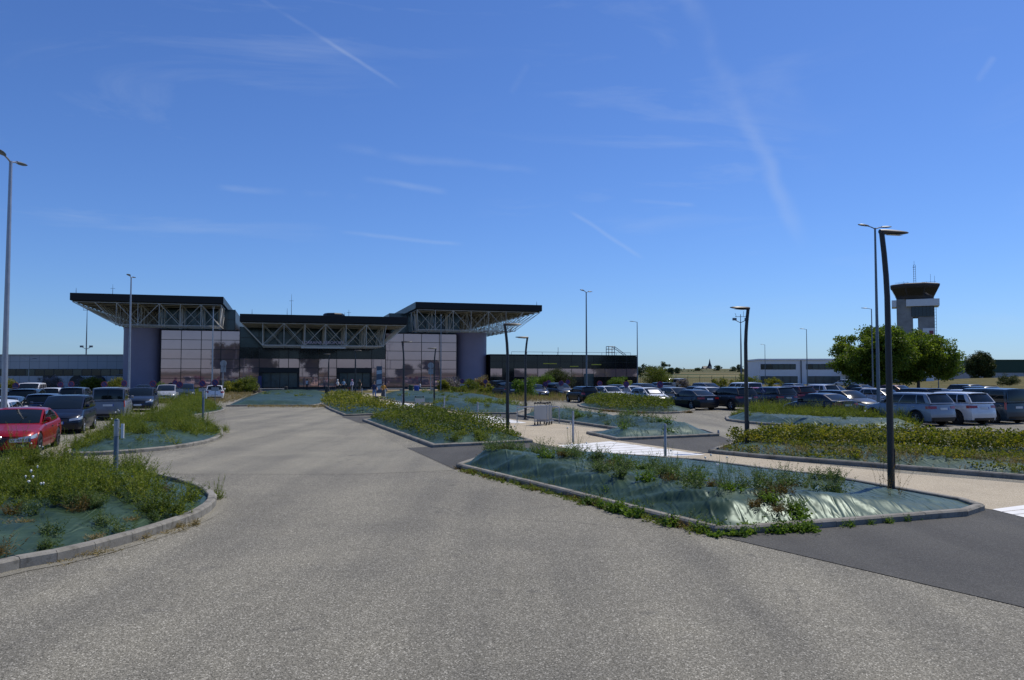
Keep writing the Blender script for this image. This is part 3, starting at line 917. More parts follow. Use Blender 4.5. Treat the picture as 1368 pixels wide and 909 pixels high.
    def endpatch(end, y0, y1, z0, z1, off, mat, name, parent=root, ny=7, nzz=3, shape=None):
        P_ = []
        for i in range(ny):
            for j in range(nzz):
                v = j / (nzz - 1); y = lerp(y0, y1, i / (ny - 1)); z = lerp(z0, z1, v)
                if shape: y *= shape(v)
                q = deform(end * hl, y, z); P_.append((q[0] + end * off, q[1], q[2]))
        mb = MB(); mb.quad_grid(P_, ny, nzz, 0, end < 0)
        return mb.build(name, mat, parent, smooth=True)
    if kind == 'sport':                                # V-shaped shield grille with a round badge, plate to one side
        g = endpatch(1, -.20, .20, .33, nz - .11, .014, M['plastic'], 'grille', ny=9, nzz=7, shape=lambda v: .22 + .78 * v)
        mb = MB()
        rim = [deform(hl, y * k, lerp(.33, nz - .11, v)) for y, k, v in ((-.20, 1, 1), (-.20, .61, .5), (-.20, .2, 0), (.20, .2, 0), (.20, .61, .5), (.20, 1, 1))]
        mb.tube([(q[0] + .018, q[1], q[2]) for q in rim], .009, 6)
        mb.build('grille_trim', M['alloy_dark'], g, smooth=True)
        mb = MB(); q = deform(hl, 0, nz - .10)
        mb.lathe([(.052, 0), (.055, .02), (.045, .035), (.02, .042)], 16, (q[0] + .0, 0, q[2]), 'x')
        mb.build('badge', M['chrome'], g, smooth=True)
        for sg in (1, -1):
            endpatch(1, sg * .40, sg * .74, .25, .40, .012, M['plastic'], 'air_intake')
            mb = MB(); q = deform(hl, sg * .58, .33); mb.lathe([(.05, 0), (.05, .02), (.03, .03)], 12, (q[0] + .0, q[1], q[2]), 'x'); mb.build('fog_lamp', M['lens'], root, smooth=True)
        plates = [(1, .24, .78, .435, .545), (-1, -.26, .26, .66, .77)]
    else:
        endpatch(1, -hw * .42, hw * .42, nz - .24, nz - .12, .012, M['plastic'], 'grille')
        endpatch(1, -hw * .72, hw * .72, .26, .40, .012, M['plastic'], 'air_intake')
        plates = [(1, -.26, .26, .44, .55), ((-1), -.26, .26, (tl - .30 if kind in ('saloon', 'suv', 'van', 'estate') else .52), 0)]
        plates[1] = (-1, -.26, .26, plates[1][3], plates[1][3] + .11)
    for (end, y0, y1, z0, z1) in plates:
        pl = endpatch(end, y0, y1, z0, z1, .020, M['plate'], 'number_plate')
        endpatch(end, y0 if end < 0 else y1 - .045, y0 + .045 if end < 0 else y1, z0, z1, .023, M['plate_blue'], 'plate_strip', pl, ny=3)
        if plate_text and end > 0:
            cu = bpy.data.curves.new('plate_letters', 'FONT'); cu.body = plate_text; cu.size = .125; cu.align_x = 'CENTER'; cu.align_y = 'CENTER'; cu.space_character = 1.0
            to = bpy.data.objects.new('plate_letters', cu); COL.objects.link(to)
            bpy.context.view_layer.update()
            me = bpy.data.meshes.new_from_object(to.evaluated_get(bpy.context.evaluated_depsgraph_get()))
            bpy.data.objects.remove(to)
            q0 = deform(hl, (y0 + y1) / 2 - .02, (z0 + z1) / 2)
            qa, qb = deform(hl, y0, .49), deform(hl, y1, .49)
            an = math.atan2(-(qb[0] - qa[0]), (qb[1] - qa[1]))
            mt = Matrix.Translation((q0[0] + .027, q0[1], q0[2])) @ Matrix.Rotation(an, 4, 'Z') @ Matrix.Rotation(R(90), 4, 'Z') @ Matrix.Rotation(R(90), 4, 'X')
            me.transform(mt); me.materials.clear(); me.materials.append(M['ink'])
            link('plate_letters', me, pl)
    endpatch(-1, -hw * .70, hw * .70, .25, .37, .010, M['plastic'], 'rear_diffuser')
    # wheels
    for (xw, sg) in ((xf, 1), (xf, -1), (xr, 1), (xr, -1)):
        mb = MB()
        yw = hw - .115
        tw = .105
        prof = [(r * .66, -tw), (r * .93, -tw), (r, -tw * .7), (r, tw * .7), (r * .93, tw), (r * .66, tw), (r * .62, tw * .7)]
        mb.lathe([(a, b * sg) for a, b in prof][::1], 24, (xw, sg * yw, r), 'y')
        w_ = mb.build('wheel', M['rubber'], root, smooth=True, fixn=True)
        rm = MB()
        yo = sg * (yw + tw * .78)
        rm.lathe([(r * .64, -.03 * sg), (r * .66, .012 * sg), (r * .60, .012 * sg), (r * .57, -.02 * sg)], 24, (xw, yo, r), 'y', 0, False)
        rm.lathe([(.06, -.02 * sg), (.06, .006 * sg), (.03, .012 * sg)], 10, (xw, yo, r), 'y')
        for k in range(5):
            a = 2 * math.pi * k / 5 + .3
            for da in (-.13, .13):
                rm.bar((xw + .05 * math.cos(a), yo, r + .05 * math.sin(a)), (xw + r * .60 * math.cos(a + da), yo, r + r * .60 * math.sin(a + da)), .022, 5, .018)
        rm.build('rim', M['alloy_dark'] if dark_rims else M['alloy'], w_, fixn=True)
        hb = MB(); hb.lathe([(r * .60, -.05 * sg), (r * .60, -.045 * sg)], 20, (xw, yo, r), 'y')
        hb.build('brake_disc', M['underbody'], w_, fixn=True)
    # mirrors
    for sg in (1, -1):
        q = Side(.10, .12, sg)
        mb = MB()
        b0 = len(mb.v)
        prof = [(0.0, -.085), (.045, -.08), (.072, -.04), (.078, .02), (.06, .07), (.0, .085)]
        n = 10
        for (rr, h) in prof:
            for k in range(n):
                t = 2 * math.pi * k / n
                mb.v.append((q[0] + .02 + rr * .8 * math.cos(t) + (.02 if h > 0 else 0), q[1] + sg * (.115 + h), q[2] + .06 + rr * math.sin(t)))
        for i in range(len(prof) - 1):
            for k in range(n):
                mb.f.append((b0 + i * n + k, b0 + i * n + (k + 1) % n, b0 + (i + 1) * n + (k + 1) % n, b0 + (i + 1) * n + k)); mb.m.append(0)
        mb.bar((q[0], q[1] - sg * .02, q[2] + .01), (q[0] + .02, q[1] + sg * .10, q[2] + .04), .022, 6, mat=1)
        mb.build('wing_mirror', [M['paintcar'], M['plastic']], root, smooth=True, fixn=True)
    if kind in ('hatch', 'mpv', 'suv', 'estate'):
        mb = MB()
        mb.tube([(xc1 + .25, 0, zroof(.9) + .0), (xc1 + .15, 0, zroof(.9) + .16)], [.01, .004], 6)
        mb.build('aerial', M['plastic'], root)
        mb = MB()
        P_ = []
        for u in np.linspace(-.92, .92, 9):
            a_ = Rear(u, 1.0); P_ += [(a_[0] + .05, a_[1], a_[2] + .012), (a_[0] - .10, a_[1] * .98, a_[2] - .004), (a_[0] - .10, a_[1] * .98, a_[2] - .022), (a_[0] + .02, a_[1], a_[2] - .02)]
        mb.quad_grid(P_, 9, 4)
        mb.build('roof_spoiler', M['paintcar'], root, smooth=True)
    return root

PROTO = {}
def car(kind, px, D, head, colour, label, group, dx=None, pos=None, tint=0, **kw):
    key = (kind, tuple(sorted(kw.items())))
    if key not in PROTO:
        PROTO[key] = [car_proto(kind, **kw), True]
        o = PROTO[key][0]; PROTO[key][1] = True
    else:
        o = copy_tree(PROTO[key][0])
    x, y = pos if pos else xd(px, D)
    o.location = (x, y, 0.004)
    o.rotation_euler = (0, 0, HEAD + (0 if head > 0 else math.pi) + random.uniform(-.03, .03))
    for c in o.children:
        c.color = (*colour, 1)
    tag(o, label, 'van' if kind == 'van' else 'car', group)
    return o

BLACK, DARK, NAVY, BLUE, SILVER, GREY, WHITE, RED, MAROON, STEEL = (.004, .004, .005), (.012, .013, .015), (.008, .013, .03), (.02, .045, .10), (.36, .38, .42), (.10, .105, .115), (.78, .785, .79), (.27, .004, .008), (.06, .008, .012), (.12, .15, .19)
GL, GM, GR = 'cars parked left of the access road', 'cars parked in front of the low black wing', 'cars parked in the right hand car park'
# left of the road
car('sport', 0, 0, -1, RED, 'glossy red saloon with a shield grille beside the lower left planting bed', GL, pos=(-16.3, 26.1), dark_rims=True, plate_text='EW 478 EE')
car('mpv', 92, 34.8, -1, NAVY, 'navy people carrier facing us right behind the red saloon', GL)
car('van', 0, 0, 1, (.17, .19, .23), 'blue grey panel sided van showing its rear window and tall red lamps', GL, pos=(-22.8, 45.0))
car('suv', 0, 0, -1, (.02, .03, .05), 'dark blue four by four facing us just right of the grey van', GL, pos=(-25.6, 54.5))
car('hatch', 0, 0, 1, WHITE, 'white hatchback half hidden behind the red saloon', GL, pos=(-21.9, 33.6))
car('saloon', 0, 0, 1, (.03, .05, .09), 'blue black saloon behind the white hatchback at the left edge', GL, pos=(-25.6, 40.0))
car('suv', 0, 0, 1, BLACK, 'black four by four seen from behind past the white hatchback', GL, pos=(-30.9, 50.5), rails=True)
car('hatch', 0, 0, 1, (.05, .075, .13), 'slate blue hatchback with a wide dark rear window behind the navy people carrier', GL, pos=(-26.1, 44.2))
car('suv', 104, 56.5, 1, (.06, .08, .12), 'blue grey four by four behind the slate blue hatchback', GL)
car('van', 42, 69, -1, WHITE, 'white van in the rear left row under the yellow strip', GL)
car('hatch', 74, 64, 1, WHITE, 'white hatchback in the rear left row before the dark doorway', GL)
car('mpv', 224, 72, -1, SILVER, 'silver people carrier facing us before the left round tower', GL)
car('saloon', 193, 86, -1, (.03, .05, .09), 'dark blue saloon at the foot of the left round tower', GL)
car('mpv', 249, 80, -1, (.02, .035, .075), 'navy people carrier facing us behind the paired no parking signs', GL)
car('suv', 236, 89, 1, BLACK, 'black four by four behind the navy people carrier by the pink glazing', GL)
car('hatch', 288, 78.5, 1, WHITE, 'white hatchback with red tail lamps standing alone before the mirrored trees', GL)
car('estate', 3, 60, 1, DARK, 'charcoal estate car cut by the left edge behind the tall lamp', GL)
# in front of the low wing
car('suv', 675, 88, 1, (.022, .028, .035), 'dark four by four seen from behind between the two charcoal lamps', GM)
car('van', 664, 96, 1, (.015, .02, .028), 'black van with a pale roof behind the dark four by four', GM)
car('hatch', 716, 86, -1, (.05, .06, .08), 'dark grey hatchback facing us beside the tall green weed', GM)
car('mpv', 747, 88, -1, (.03, .04, .06), 'slate people carrier facing us before the low wing doorway', GM)
car('hatch', 777, 72, 1, BLACK, 'black hatchback seen from behind at the left end of the long green bed', GM)
car('hatch', 0, 0, -1, (.6, .62, .65), 'pale silver hatchback facing us just right of the black hatchback', GM, pos=(8.98, 72.4))
car('hatch', 0, 0, -1, WHITE, 'white hatchback glimpsed behind a no parking sign before the yellow box', GM, pos=(11.4, 73.5))
car('hatch', 828, 83, -1, NAVY, 'navy hatchback behind the pale silver hatchback', GM)
# right hand car park
car('hatch', 868, 64, -1, (.66, .68, .70), 'white hatchback with a bright sunshade facing us above the long green bed', GR, sun_shade=True)
car('hatch', 0, 0, -1, (.16, .17, .18), 'grey hatchback facing us between the white hatchback and the black saloon', GR, pos=(13.7, 65.2))
car('saloon', 0, 0, 1, (.012, .014, .022), 'black saloon with red tail lamps at the right end of the long green bed', GR, pos=(13.1, 57.6))
car('suv', 975, 57.2, 1, (.02, .026, .034), 'dark four by four with a glinting rear window left of the middle lamp', GR, rails=True)
car('suv', 0, 0, 1, (.045, .055, .075), 'slate grey crossover right of the middle lamp', GR, pos=(19.0, 58.2))
car('saloon', 1093, 46.5, 1, (.010, .014, .028), 'blue black saloon with a curved rear window behind the grassy bed', GR)
car('estate', 0, 0, -1, (.012, .013, .015), 'black estate with a bright windscreen facing us beside the tall grey lamp', GR, pos=(22.4, 52.6))
car('suv', 0, 0, 1, (.24, .28, .34), 'silver blue crossover with black wheel arches nearest the right lamp', GR, pos=(20.1, 40.1), cladding=True)
car('suv', 0, 0, 1, (.62, .65, .69), 'white crossover with dark wheels right of the silver blue crossover', GR, pos=(22.65, 41.0), dark_rims=True)
car('van', 0, 0, 1, (.028, .055, .085), 'petrol blue small van beside the white crossover', GR, pos=(25.15, 42.2))
car('hatch', 0, 0, 1, WHITE, 'white hatchback cut by the right edge beside the petrol blue van', GR, pos=(27.6, 43.3))
car('suv', 1055, 63.5, 1, MAROON, 'dark maroon four by four behind the slate grey crossover', GR)
car('suv', 1090, 72, 1, (.6, .62, .66), 'white four by four in the rear row below the office porch', GR)
car('saloon', 1113, 79, -1, BLACK, 'black saloon in the rear row right of the white four by four', GR)
car('hatch', 1064, 95, -1, (.05, .07, .11), 'dark hatchback with a glinting windscreen below the office emblem', GR)
car('hatch', 1180, 60, -1, SILVER, 'silver hatchback facing us behind the tall grey lamp', GR)
car('saloon', 1158, 67, -1, (.02, .02, .025), 'black saloon under the left edge of the big tree', GR)
car('suv', 0, 0, 1, (.018, .022, .03), 'dark four by four behind the silver blue crossover', GR, pos=(27.0, 53.2))
car('hatch', 1278, 56, 1, (.40, .46, .56), 'pale blue hatchback behind the white crossover roof', GR)
car('suv', 1320, 60, -1, BLACK, 'black four by four with roof rails before the dry grass bank', GR, rails=True)
car('estate', 1362, 52.5, 1, SILVER, 'silver estate car behind the petrol blue van at the right edge', GR)
car('hatch', 1008, 66, 1, (.36, .012, .02), 'red hatchback roof showing left of the blue parking sign', GR)
car('hatch', 1036, 70.5, 1, (.36, .012, .02), 'red hatchback roof showing right of the blue parking sign', GR)
car('van', 989, 74, 1, WHITE, 'white van roof behind the dark four by four with the glinting window', GR)
car('hatch', 950, 66.5, -1, (.5, .53, .57), 'silver hatchback behind the black saloon with red tail lamps', GR)
car('saloon', 927, 75, 1, DARK, 'charcoal saloon roof in the rear row under the fence', GR)
car('mpv', 862, 82.5, -1, (.03, .04, .06), 'slate people carrier behind the white hatchback with the sunshade', GR)
car('suv', 880, 92, 1, (.03, .045, .08), 'navy four by four in the last row before the parked white vans', GR)
car('hatch', 892, 74.5, -1, (.04, .055, .09), 'dark blue hatchback behind the no parking sign before the white vans', GR)
car('saloon', 1143, 88, 1, DARK, 'charcoal saloon in the last row under the tree', GR)
car('hatch', 1200, 80, -1, (.09, .02, .025), 'dark red hatchback in the shade of the big tree', GR)
car('saloon', 1243, 63, 1, (.014, .017, .02), 'black saloon roof behind the two crossovers', GR)
car('suv', 1298, 72, -1, DARK, 'charcoal four by four in the last row before the grass bank', GR)
car('mpv', 945, 88, -1, (.10, .11, .14), 'grey people carrier in the last row under the church spire', GR)
car('van', 904, 150, 1, WHITE, 'white van with a dark rear window by the airfield fence', 'white vans by the fence')
car('van', 892, 157, -1, WHITE, 'white van half hidden by the round bush at the airfield fence', 'white vans by the fence')
car('hatch', 1126, 172, 1, (.6, .62, .64), 'white hatchback parked at the office wall beside the tree', 'cars beside the office')
car('mpv', 1151, 150, 1, (.5, .55, .62), 'pale people carrier parked in the shade under the tree', 'cars beside the office')

# ------------------------------------------------------------------ ground
def sheet(name, pts, z, mat, world=False):
    P = [tuple(p) if world else gp(*p) for p in pts]
    if area2(P) < 0: P = P[::-1]
    vs_, _, fs_, *_r = delaunay_2d_cdt([Vector(p) for p in P], [], [list(range(len(P)))], 1, 1e-5)
    me = bpy.data.meshes.new(name)
    tri = [f if area2([vs_[i] for i in f]) > 0 else f[::-1] for f in fs_]
    me.from_pydata([(v.x, v.y, z) for v in vs_], [], tri)
    me.materials.append(mat)
    return tag(link(name, me), kind='structure')

def terrain():
    rs = [0, 30, 80, 140, 200, 260, 300, 340, 380, 430, 480, 540, 600, 680, 780, 900, 1050, 1250, 1500, 1800, 2300, 3000, 4500]
    na = 96
    V = []
    for r in rs:
        for k in range(na):
            a = 2 * math.pi * k / na
            t = max(0, min(1, (r - 300) / 1200)); s = t * t * (3 - 2 * t)
            z = s * (9.5 + 2.5 * math.sin(a * 5 + 1) + 1.5 * math.sin(a * 11)) - max(0, r - 1500) * .004
            if math.sin(a) < .1: z = 0
            V.append((r * math.cos(a), r * math.sin(a), z))
    F = [(i * na + k, i * na + (k + 1) % na, (i + 1) * na + (k + 1) % na, (i + 1) * na + k) for i in range(len(rs) - 1) for k in range(na)]
    me = np_mesh('ground', np.array(V), np.array(F), M['terrain'], True)
    return tag(link('ground', me), kind='structure')
terrain()
sheet('car_park_asphalt', [(-150, -190), (170, -190), (110, 60), (118, 118), (75, 150), (50, 128), (20, 124), (-10, 112), (-60, 96), (-110, 110), (-120, 40)], .006, M['chip'], True)
# paler cross lane that runs from side to side in front of the second left bed
sheet('cross_lane', [(-900, 655), (-300, 632), (0, 628), (250, 634), (480, 634), (606, 629), (548, 602), (472, 563), (430, 545), (300, 545), (302, 583), (270, 600), (165, 610), (60, 614), (-300, 620), (-900, 630)], .010, M['chip_lane'])
sheet('right_lane', [(930, 577), (905, 566), (770, 551), (700, 545), (700, 538), (760, 541), (780, 549), (930, 556), (962, 566), (1240, 580), (1500, 590), (1700, 600), (1700, 618), (1368, 603), (1000, 595), (962, 587)], .010, M['chip_lane'])
sheet('dark_tarmac_apron', [(958, 717), (1368, 813), (2300, 1030), (2300, 690), (1315, 676)], .014, M['tarmac'])
sheet('dark_tarmac_drive', [(544, 599), (608, 628), (680, 618), (760, 614), (930, 614), (950, 606), (1003, 598), (962, 583), (830, 589), (712, 592)], .014, M['tarmac'])
sheet('dark_tarmac_crossing', [(455, 557), (482, 566), (560, 566), (640, 566), (705, 562), (712, 556), (690, 553), (620, 554), (540, 556)], .014, M['tarmac'])
# beige footpath from the right foreground back to the terminal forecourt
path_l = [(1700, 745), (1318, 681), (1100, 640), (930, 616), (800, 606), (725, 595), (640, 571), (560, 555), (500, 541), (455, 532), (415, 527)]
path_r = [(525, 527), (560, 536), (600, 545), (670, 559), (745, 567), (840, 578), (785, 582), (830, 590), (948, 607), (1100, 622), (1200, 633), (1368, 647), (1700, 680)]
sheet('footpath', path_l + path_r, .018, M['path'])
def Bpt(t, s): # terminal frame -> world xy
    S_ = 1.0417
    return (S_ * (-33.8 + .959 * t - .282 * s), S_ * (132 + .282 * t + .959 * s))
sheet('forecourt', [Bpt(-14, -15), Bpt(30, -15), Bpt(31, .2), Bpt(-14, .2)], .018, M['path'], True)

def zebra(a0, a1, b0, b1, n, z=.022):
    """bars painted across the footpath from edge a0-a1 to edge b0-b1 (pixels)"""
    A0, A1, B0, B1 = [np.array(gp(*p)) for p in (a0, a1, b0, b1)]
    mb = MB()
    for k in range(n):
        t0, t1 = (k + .03) / n, (k + .92) / n
        P = [A0 + (A1 - A0) * t0, B0 + (B1 - B0) * t0, B0 + (B1 - B0) * t1, A0 + (A1 - A0) * t1]
        mb.poly([(p[0], p[1], z) for p in P])
    o = mb.build('zebra_crossing_markings', M['paint'], None, fixn=True)
    return tag(o, kind='structure')
zebra((745, 596), (815, 614), (815, 590.5), (944, 609), 7)
zebra((570, 555), (600, 566), (660, 557), (705, 566), 6)
zebra((488, 539), (510, 546), (535, 538), (572, 545), 6)
zebra((1325, 682), (1420, 706), (1430, 668), (1640, 700), 6)

# ------------------------------------------------------------------ planting beds
bedA = Bed('long front right bed of sagging green plastic sheet beside the dark tarmac', [(609, 626), (640, 634), (955, 715), (985, 716), (1293, 691), (1316, 683), (1290, 674), (1120, 643), (930, 618.5), (820, 611), (735, 606), (650, 611)], H=0.45, wd=.8, cell=.07, wrinkle=1.3, fall=((610, 626), (955, 716)))
bedB = Bed('middle bed covered by yellow green shrubs left of the footpath', [(578, 599), (712, 592), (690, 585), (600, 560), (540, 557.5), (484, 563)], H=0.28, wd=1.0, cell=.14)
bedB2 = Bed('small yellow green bed at the far end of the access road', [(460, 556.5), (548, 554), (500, 541), (462, 532), (425, 539), (440, 548)], H=0.3, wd=1.2, cell=.2)
bedC = Bed('bed with a luggage trolley at its end right of the footpath', [(690, 557), (752, 564.5), (838, 577), (783, 580.5), (823, 589.5), (961, 583.5), (945, 578), (870, 566), (795, 557), (742, 552)], H=0.36, wd=1.2, cell=.15, wrinkle=1.3)
bedD = Bed('right bed with a clipped yellow green hedge along the footpath', [(946, 606), (1000, 612), (1200, 628), (1368, 642), (1560, 660), (1640, 640), (1560, 617), (1368, 605), (1100, 594), (985, 593)], H=0.18, wd=1.2, cell=.17)
bedE = Bed('grassy bed with pale torn sheeting before the blue black saloon', [(962, 561.5), (1000, 567), (1100, 574), (1200, 577.5), (1240, 574), (1228, 568), (1130, 559), (1040, 552), (985, 553)], H=0.32, wd=1.3, cell=.17, smooth=1, wrinkle=1.4)
bedF = Bed('long domed bed of dense green shrubs before the white hatchbacks', [(768, 543), (800, 549), (850, 552.5), (900, 553.5), (930, 550), (926, 546), (890, 542), (820, 538), (780, 538.5)], H=0.28, wd=1.6, cell=.22, smooth=1, wrinkle=1.3)
bedL1 = Bed('front left bed of tall scrub behind a curved concrete kerb', [(-260, 835), (0, 766), (100, 748), (200, 719), (262, 697), (288, 680), (290, 667), (262, 652), (200, 637), (100, 632), (0, 636), (-260, 660)], H=0.3, wd=1.3, cell=.12, smooth=1, kerb_h=.16)
def ring_sheet(name, P, d, z, mat):
    O = inset(P, -d); n = len(P)
    V = [(x, y, z) for x, y in P] + [(x, y, z) for x, y in O]
    F = [(i, n + i, n + (i + 1) % n, (i + 1) % n) for i in range(n)]
    me = bpy.data.meshes.new(name); me.from_pydata(V, [], F); me.materials.append(mat)
    return tag(link(name, me), kind='structure')
ring_sheet('gutter_pavement', bedL1.P, .2, .013, M['chip_lane'])
bedL2 = Bed('second left bed of tall scrub beside the red saloon', [(63, 611), (138, 576), (165, 566), (225, 561), (290, 570), (301, 580), (287, 591), (240, 600), (160, 608)], H=0.3, wd=1.3, cell=.15, smooth=1)
bedL3 = Bed('third left bed of scrub before the white hatchback', [(218, 560), (262, 557), (297, 551), (303, 547), (285, 543), (235, 543), (212, 550)], H=0.32, wd=1.3, cell=.2, smooth=1)
bedG = Bed('far left bed of two smooth sheeted ridges before the terminal doors', [(302, 543.5), (420, 543), (450, 537), (440, 530), (330, 530)], H=0.42, wd=1.6, cell=.25, wrinkle=.8)
bedG2 = Bed('far left sheeted strip against the terminal forecourt', [(335, 529), (445, 529), (440, 525.5), (345, 525.5)], H=0.45, wd=2.0, cell=.3, wrinkle=.8)
bedH1 = Bed('far sheeted bed right of the totem', [(506, 533), (534, 538.5), (600, 540.5), (690, 538), (640, 530), (560, 526), (512, 527)], H=0.42, wd=1.8, cell=.25, wrinkle=.8)
bedH2 = Bed('sheeted bed right of the footpath before the right round tower', [(569, 544), (624, 554), (690, 554), (709, 547), (690, 542), (640, 541.5), (585, 541)], H=0.42, wd=1.5, cell=.22, wrinkle=1.2)

rg = np.random.default_rng(5)
def scatter(bed, n, label, mat, group, h, spread, nst, per, L, W, cat='weed', mask=None, flowers=0, margin=.25, name='weed_clump', up=.6):
    X = bed.sample(n, rg, margin, mask)
    Z = bed.height(X)
    for (x, y), z in zip(X, Z):
        k = random.uniform(.6, 1.25)
        weed(name, label, cat, x, y, z, h * k, spread * k, nst, per, L, W, mat, group, flowers if random.random() < .5 else 0, up)

# bed L1: dense scrub on the back two thirds, single tufts on the bare sheet in front
pL = np.array(gp(150, 690)); 
def frontline(bed, p0, p1, inv=False):
    a, b = np.array(gp(*p0)), np.array(gp(*p1)); nrm = np.array([-(b - a)[1], (b - a)[0]]); nrm /= np.linalg.norm(nrm)
    def f(X, d):
        s = (X - a) @ nrm + .35 * fbm(X, .8, 0, 5)
        return (s > 0) if not inv else (s < 0)
    return f
stem_cover('scrub_growth', bedL1, 3900, rg, .2, .95, 26, .085, .021, M['weed'], 'dense olive scrub filling the back of the front left bed', 'scrub', frontline(bedL1, (-200, 742), (270, 688)), .2, .2, .8, clump=48)
stem_cover('scrub_growth', bedL2, 3800, rg, .25, 1.0, 20, .085, .022, M['weed'], 'dense olive scrub over the second left bed', 'scrub', frontline(bedL2, (90, 604), (300, 583)), .15, .2, .8, clump=70)
stem_cover('scrub_growth', bedL3, 2600, rg, .3, 1.0, 14, .10, .03, M['weed'], 'olive scrub over the third left bed', 'scrub', None, .3, .2, .8, clump=130)
scatter(bedL1, 26, 'dark green weed tuft on the bare sheet of the front left bed', M['weed_blue'], 'weed tufts on the front left bed', .30, .36, 18, 16, .07, .02, mask=frontline(bedL1, (-200, 735), (275, 682), True))
scatter(bedL1, 6, 'russet dried weed among the scrub of the front left bed', M['rust'], 'russet weeds on the front left bed', .30, .5, 26, 14, .06, .016, mask=frontline(bedL1, (-200, 705), (262, 660), True))
scatter(bedL1, 6, 'tall dark bushy weed at the right end of the front left bed', M['weed'], 'bushy weeds at the right end of the front left bed', .62, .6, 34, 22, .08, .022, mask=lambda X, d: (np.linalg.norm(X - np.array(gp(215, 690)), axis=1) < 1.3))
scatter(bedL1, 6, 'straw coloured dried weed on the sheet of the front left bed', M['dry'], 'dried weeds on the front left bed', .14, .4, 18, 8, .09, .014, mask=frontline(bedL1, (-200, 745), (275, 690), True), margin=.1)
scatter(bedL1, 5, 'wild carrot with white flower heads in the front left bed', M['weed_blue'], 'wild carrots in the front left bed', .72, .35, 9, 8, .06, .012, flowers=7)
scatter(bedL2, 13, 'green weed tuft on the sheet of the second left bed', M['weed'], 'weed tufts on the second left bed', .38, .42, 14, 12, .08, .022, mask=frontline(bedL2, (90, 602), (300, 582), True))
scatter(bedL2, 4, 'white flowering weed in the second left bed', M['weed_blue'], 'white flowering weeds in the second left bed', .85, .4, 9, 10, .08, .02, flowers=7, mask=frontline(bedL2, (80, 604), (300, 584), True))

# bed A: weeds along its crest and foot
_a, _b = np.array(gp(610, 626)), np.array(gp(955, 716)); _n = np.array([-(_b - _a)[1], (_b - _a)[0]]); _n /= np.linalg.norm(_n)
def crest(X, d):
    s_ = (X - _a) @ _n
    return (s_ > 1.0) & (s_ < 2.3 + .5 * fbm(X, .5, 0, 4))
_r = np.array(gp(1105, 664))
def crest_end(X, d): return np.linalg.norm(X - _r, axis=1) < 1.5
scatter(bedA, 30, 'blue green weed growing along the crest of the front right bed', M['weed_blue'], 'crest weeds of the front right bed', .42, .55, 26, 18, .07, .024, mask=crest, flowers=0, margin=.2)
scatter(bedA, 10, 'bushy leafy weed on the crest of the front right bed', M['bright'], 'leafy weeds of the front right bed', .30, .45, 26, 14, .075, .036, mask=crest, margin=.2)
scatter(bedA, 12, 'russet green cushion weed poking through the front right bed', M['rust'], 'cushion weeds of the front right bed', .22, .48, 34, 14, .05, .018, mask=crest, margin=.2)
scatter(bedA, 14, 'tall wiry flowering weed on the front right bed', M['weed_blue'], 'wiry weeds of the front right bed', .85, .45, 11, 9, .045, .012, mask=crest, flowers=2, margin=.25)
scatter(bedA, 9, 'leafy weed near the largest charcoal lamp on the front right bed', M['weed_blue'], 'lamp side weeds of the front right bed', .42, .5, 24, 15, .075, .026, mask=crest_end)
scatter(bedA, 3, 'wiry seeding weed near the foot of the largest charcoal lamp', M['rust'], 'wiry weeds near the largest lamp', .7, .4, 9, 8, .045, .014, mask=crest_end)
scatter(bedA, 9, 'small weed seedling on the sagging sheet of the front right bed', M['bright'], 'seedlings on the front right bed', .18, .2, 8, 8, .05, .02, margin=.3)
def kerb_weeds(pix, n, spread, label, group, mat, h, L, W, wob=.16, seed=3, nst=9, per=8):
    """the low fringe of weeds in a kerb joint: one mass nobody could count"""
    r_ = np.random.default_rng(seed)
    P = [np.array(gp(*p)) for p in pix]
    out = []
    for k in range(n):
        i = r_.integers(len(P) - 1); t = r_.random()
        p = P[i] + (P[i + 1] - P[i]) * t + r_.normal(0, wob, 2)
        hh = h * r_.uniform(.4, 1.3); sp = spread * r_.uniform(.5, 1.4)
        B = np.zeros((nst, 3)); B[:, :2] = r_.normal(0, sp * .22, (nst, 2)) + p; B[:, 2] = -.01
        ang = r_.uniform(0, 6.28, nst); le = sp * r_.uniform(.1, .75, nst)
        out.append(stems_geo(B, hh * r_.uniform(.55, 1.05, nst), np.stack([np.cos(ang) * le, np.sin(ang) * le], 1), per, L, W, r_, .5))
    tag(link_quads('kerb_weeds', np.concatenate(out), mat), label, 'weeds', kind='stuff')
kerb_weeds([(625, 631), (955, 717)], 95, .30, 'small weeds sprouting along the kerb foot of the front right bed', 'kerb weeds of the front right bed', M['weed'], .12, .055, .028, .07)
kerb_weeds([(615, 627), (955, 713)], 70, .3, 'dried weeds along the kerb foot of the front right bed', '', M['rust'], .14, .06, .022, .09, 41)
kerb_weeds([(640, 629), (955, 708)], 60, .35, 'weeds between kerb and plastic sheet of the front right bed', '', M['weed_blue'], .24, .06, .022, .09, 42)
kerb_weeds([(780, 672), (955, 717), (1080, 709)], 52, .34, 'broad leafed weeds sprawling over the near kerb of the front right bed', 'broad kerb weeds of the front right bed', M['bright'], .20, .085, .065, .08, 5)
kerb_weeds([(985, 700), (1070, 698)], 9, .45, 'big broad leafed weeds at the near corner of the front right bed', 'corner weeds of the front right bed', M['bright'], .34, .12, .09, .10, 6, 14, 9)
kerb_weeds([(1080, 709), (1250, 695)], 7, .16, 'tiny weeds in the joint between kerb and dark tarmac', 'tarmac joint weeds', M['bright'], .14, .05, .025, .03, 8)
kerb_weeds([(80, 754), (185, 726), (262, 700)], 16, .24, 'straw coloured weeds in the gutter of the front left bed', 'gutter weeds of the front left bed', M['dry'], .13, .07, .012, .05, 9)
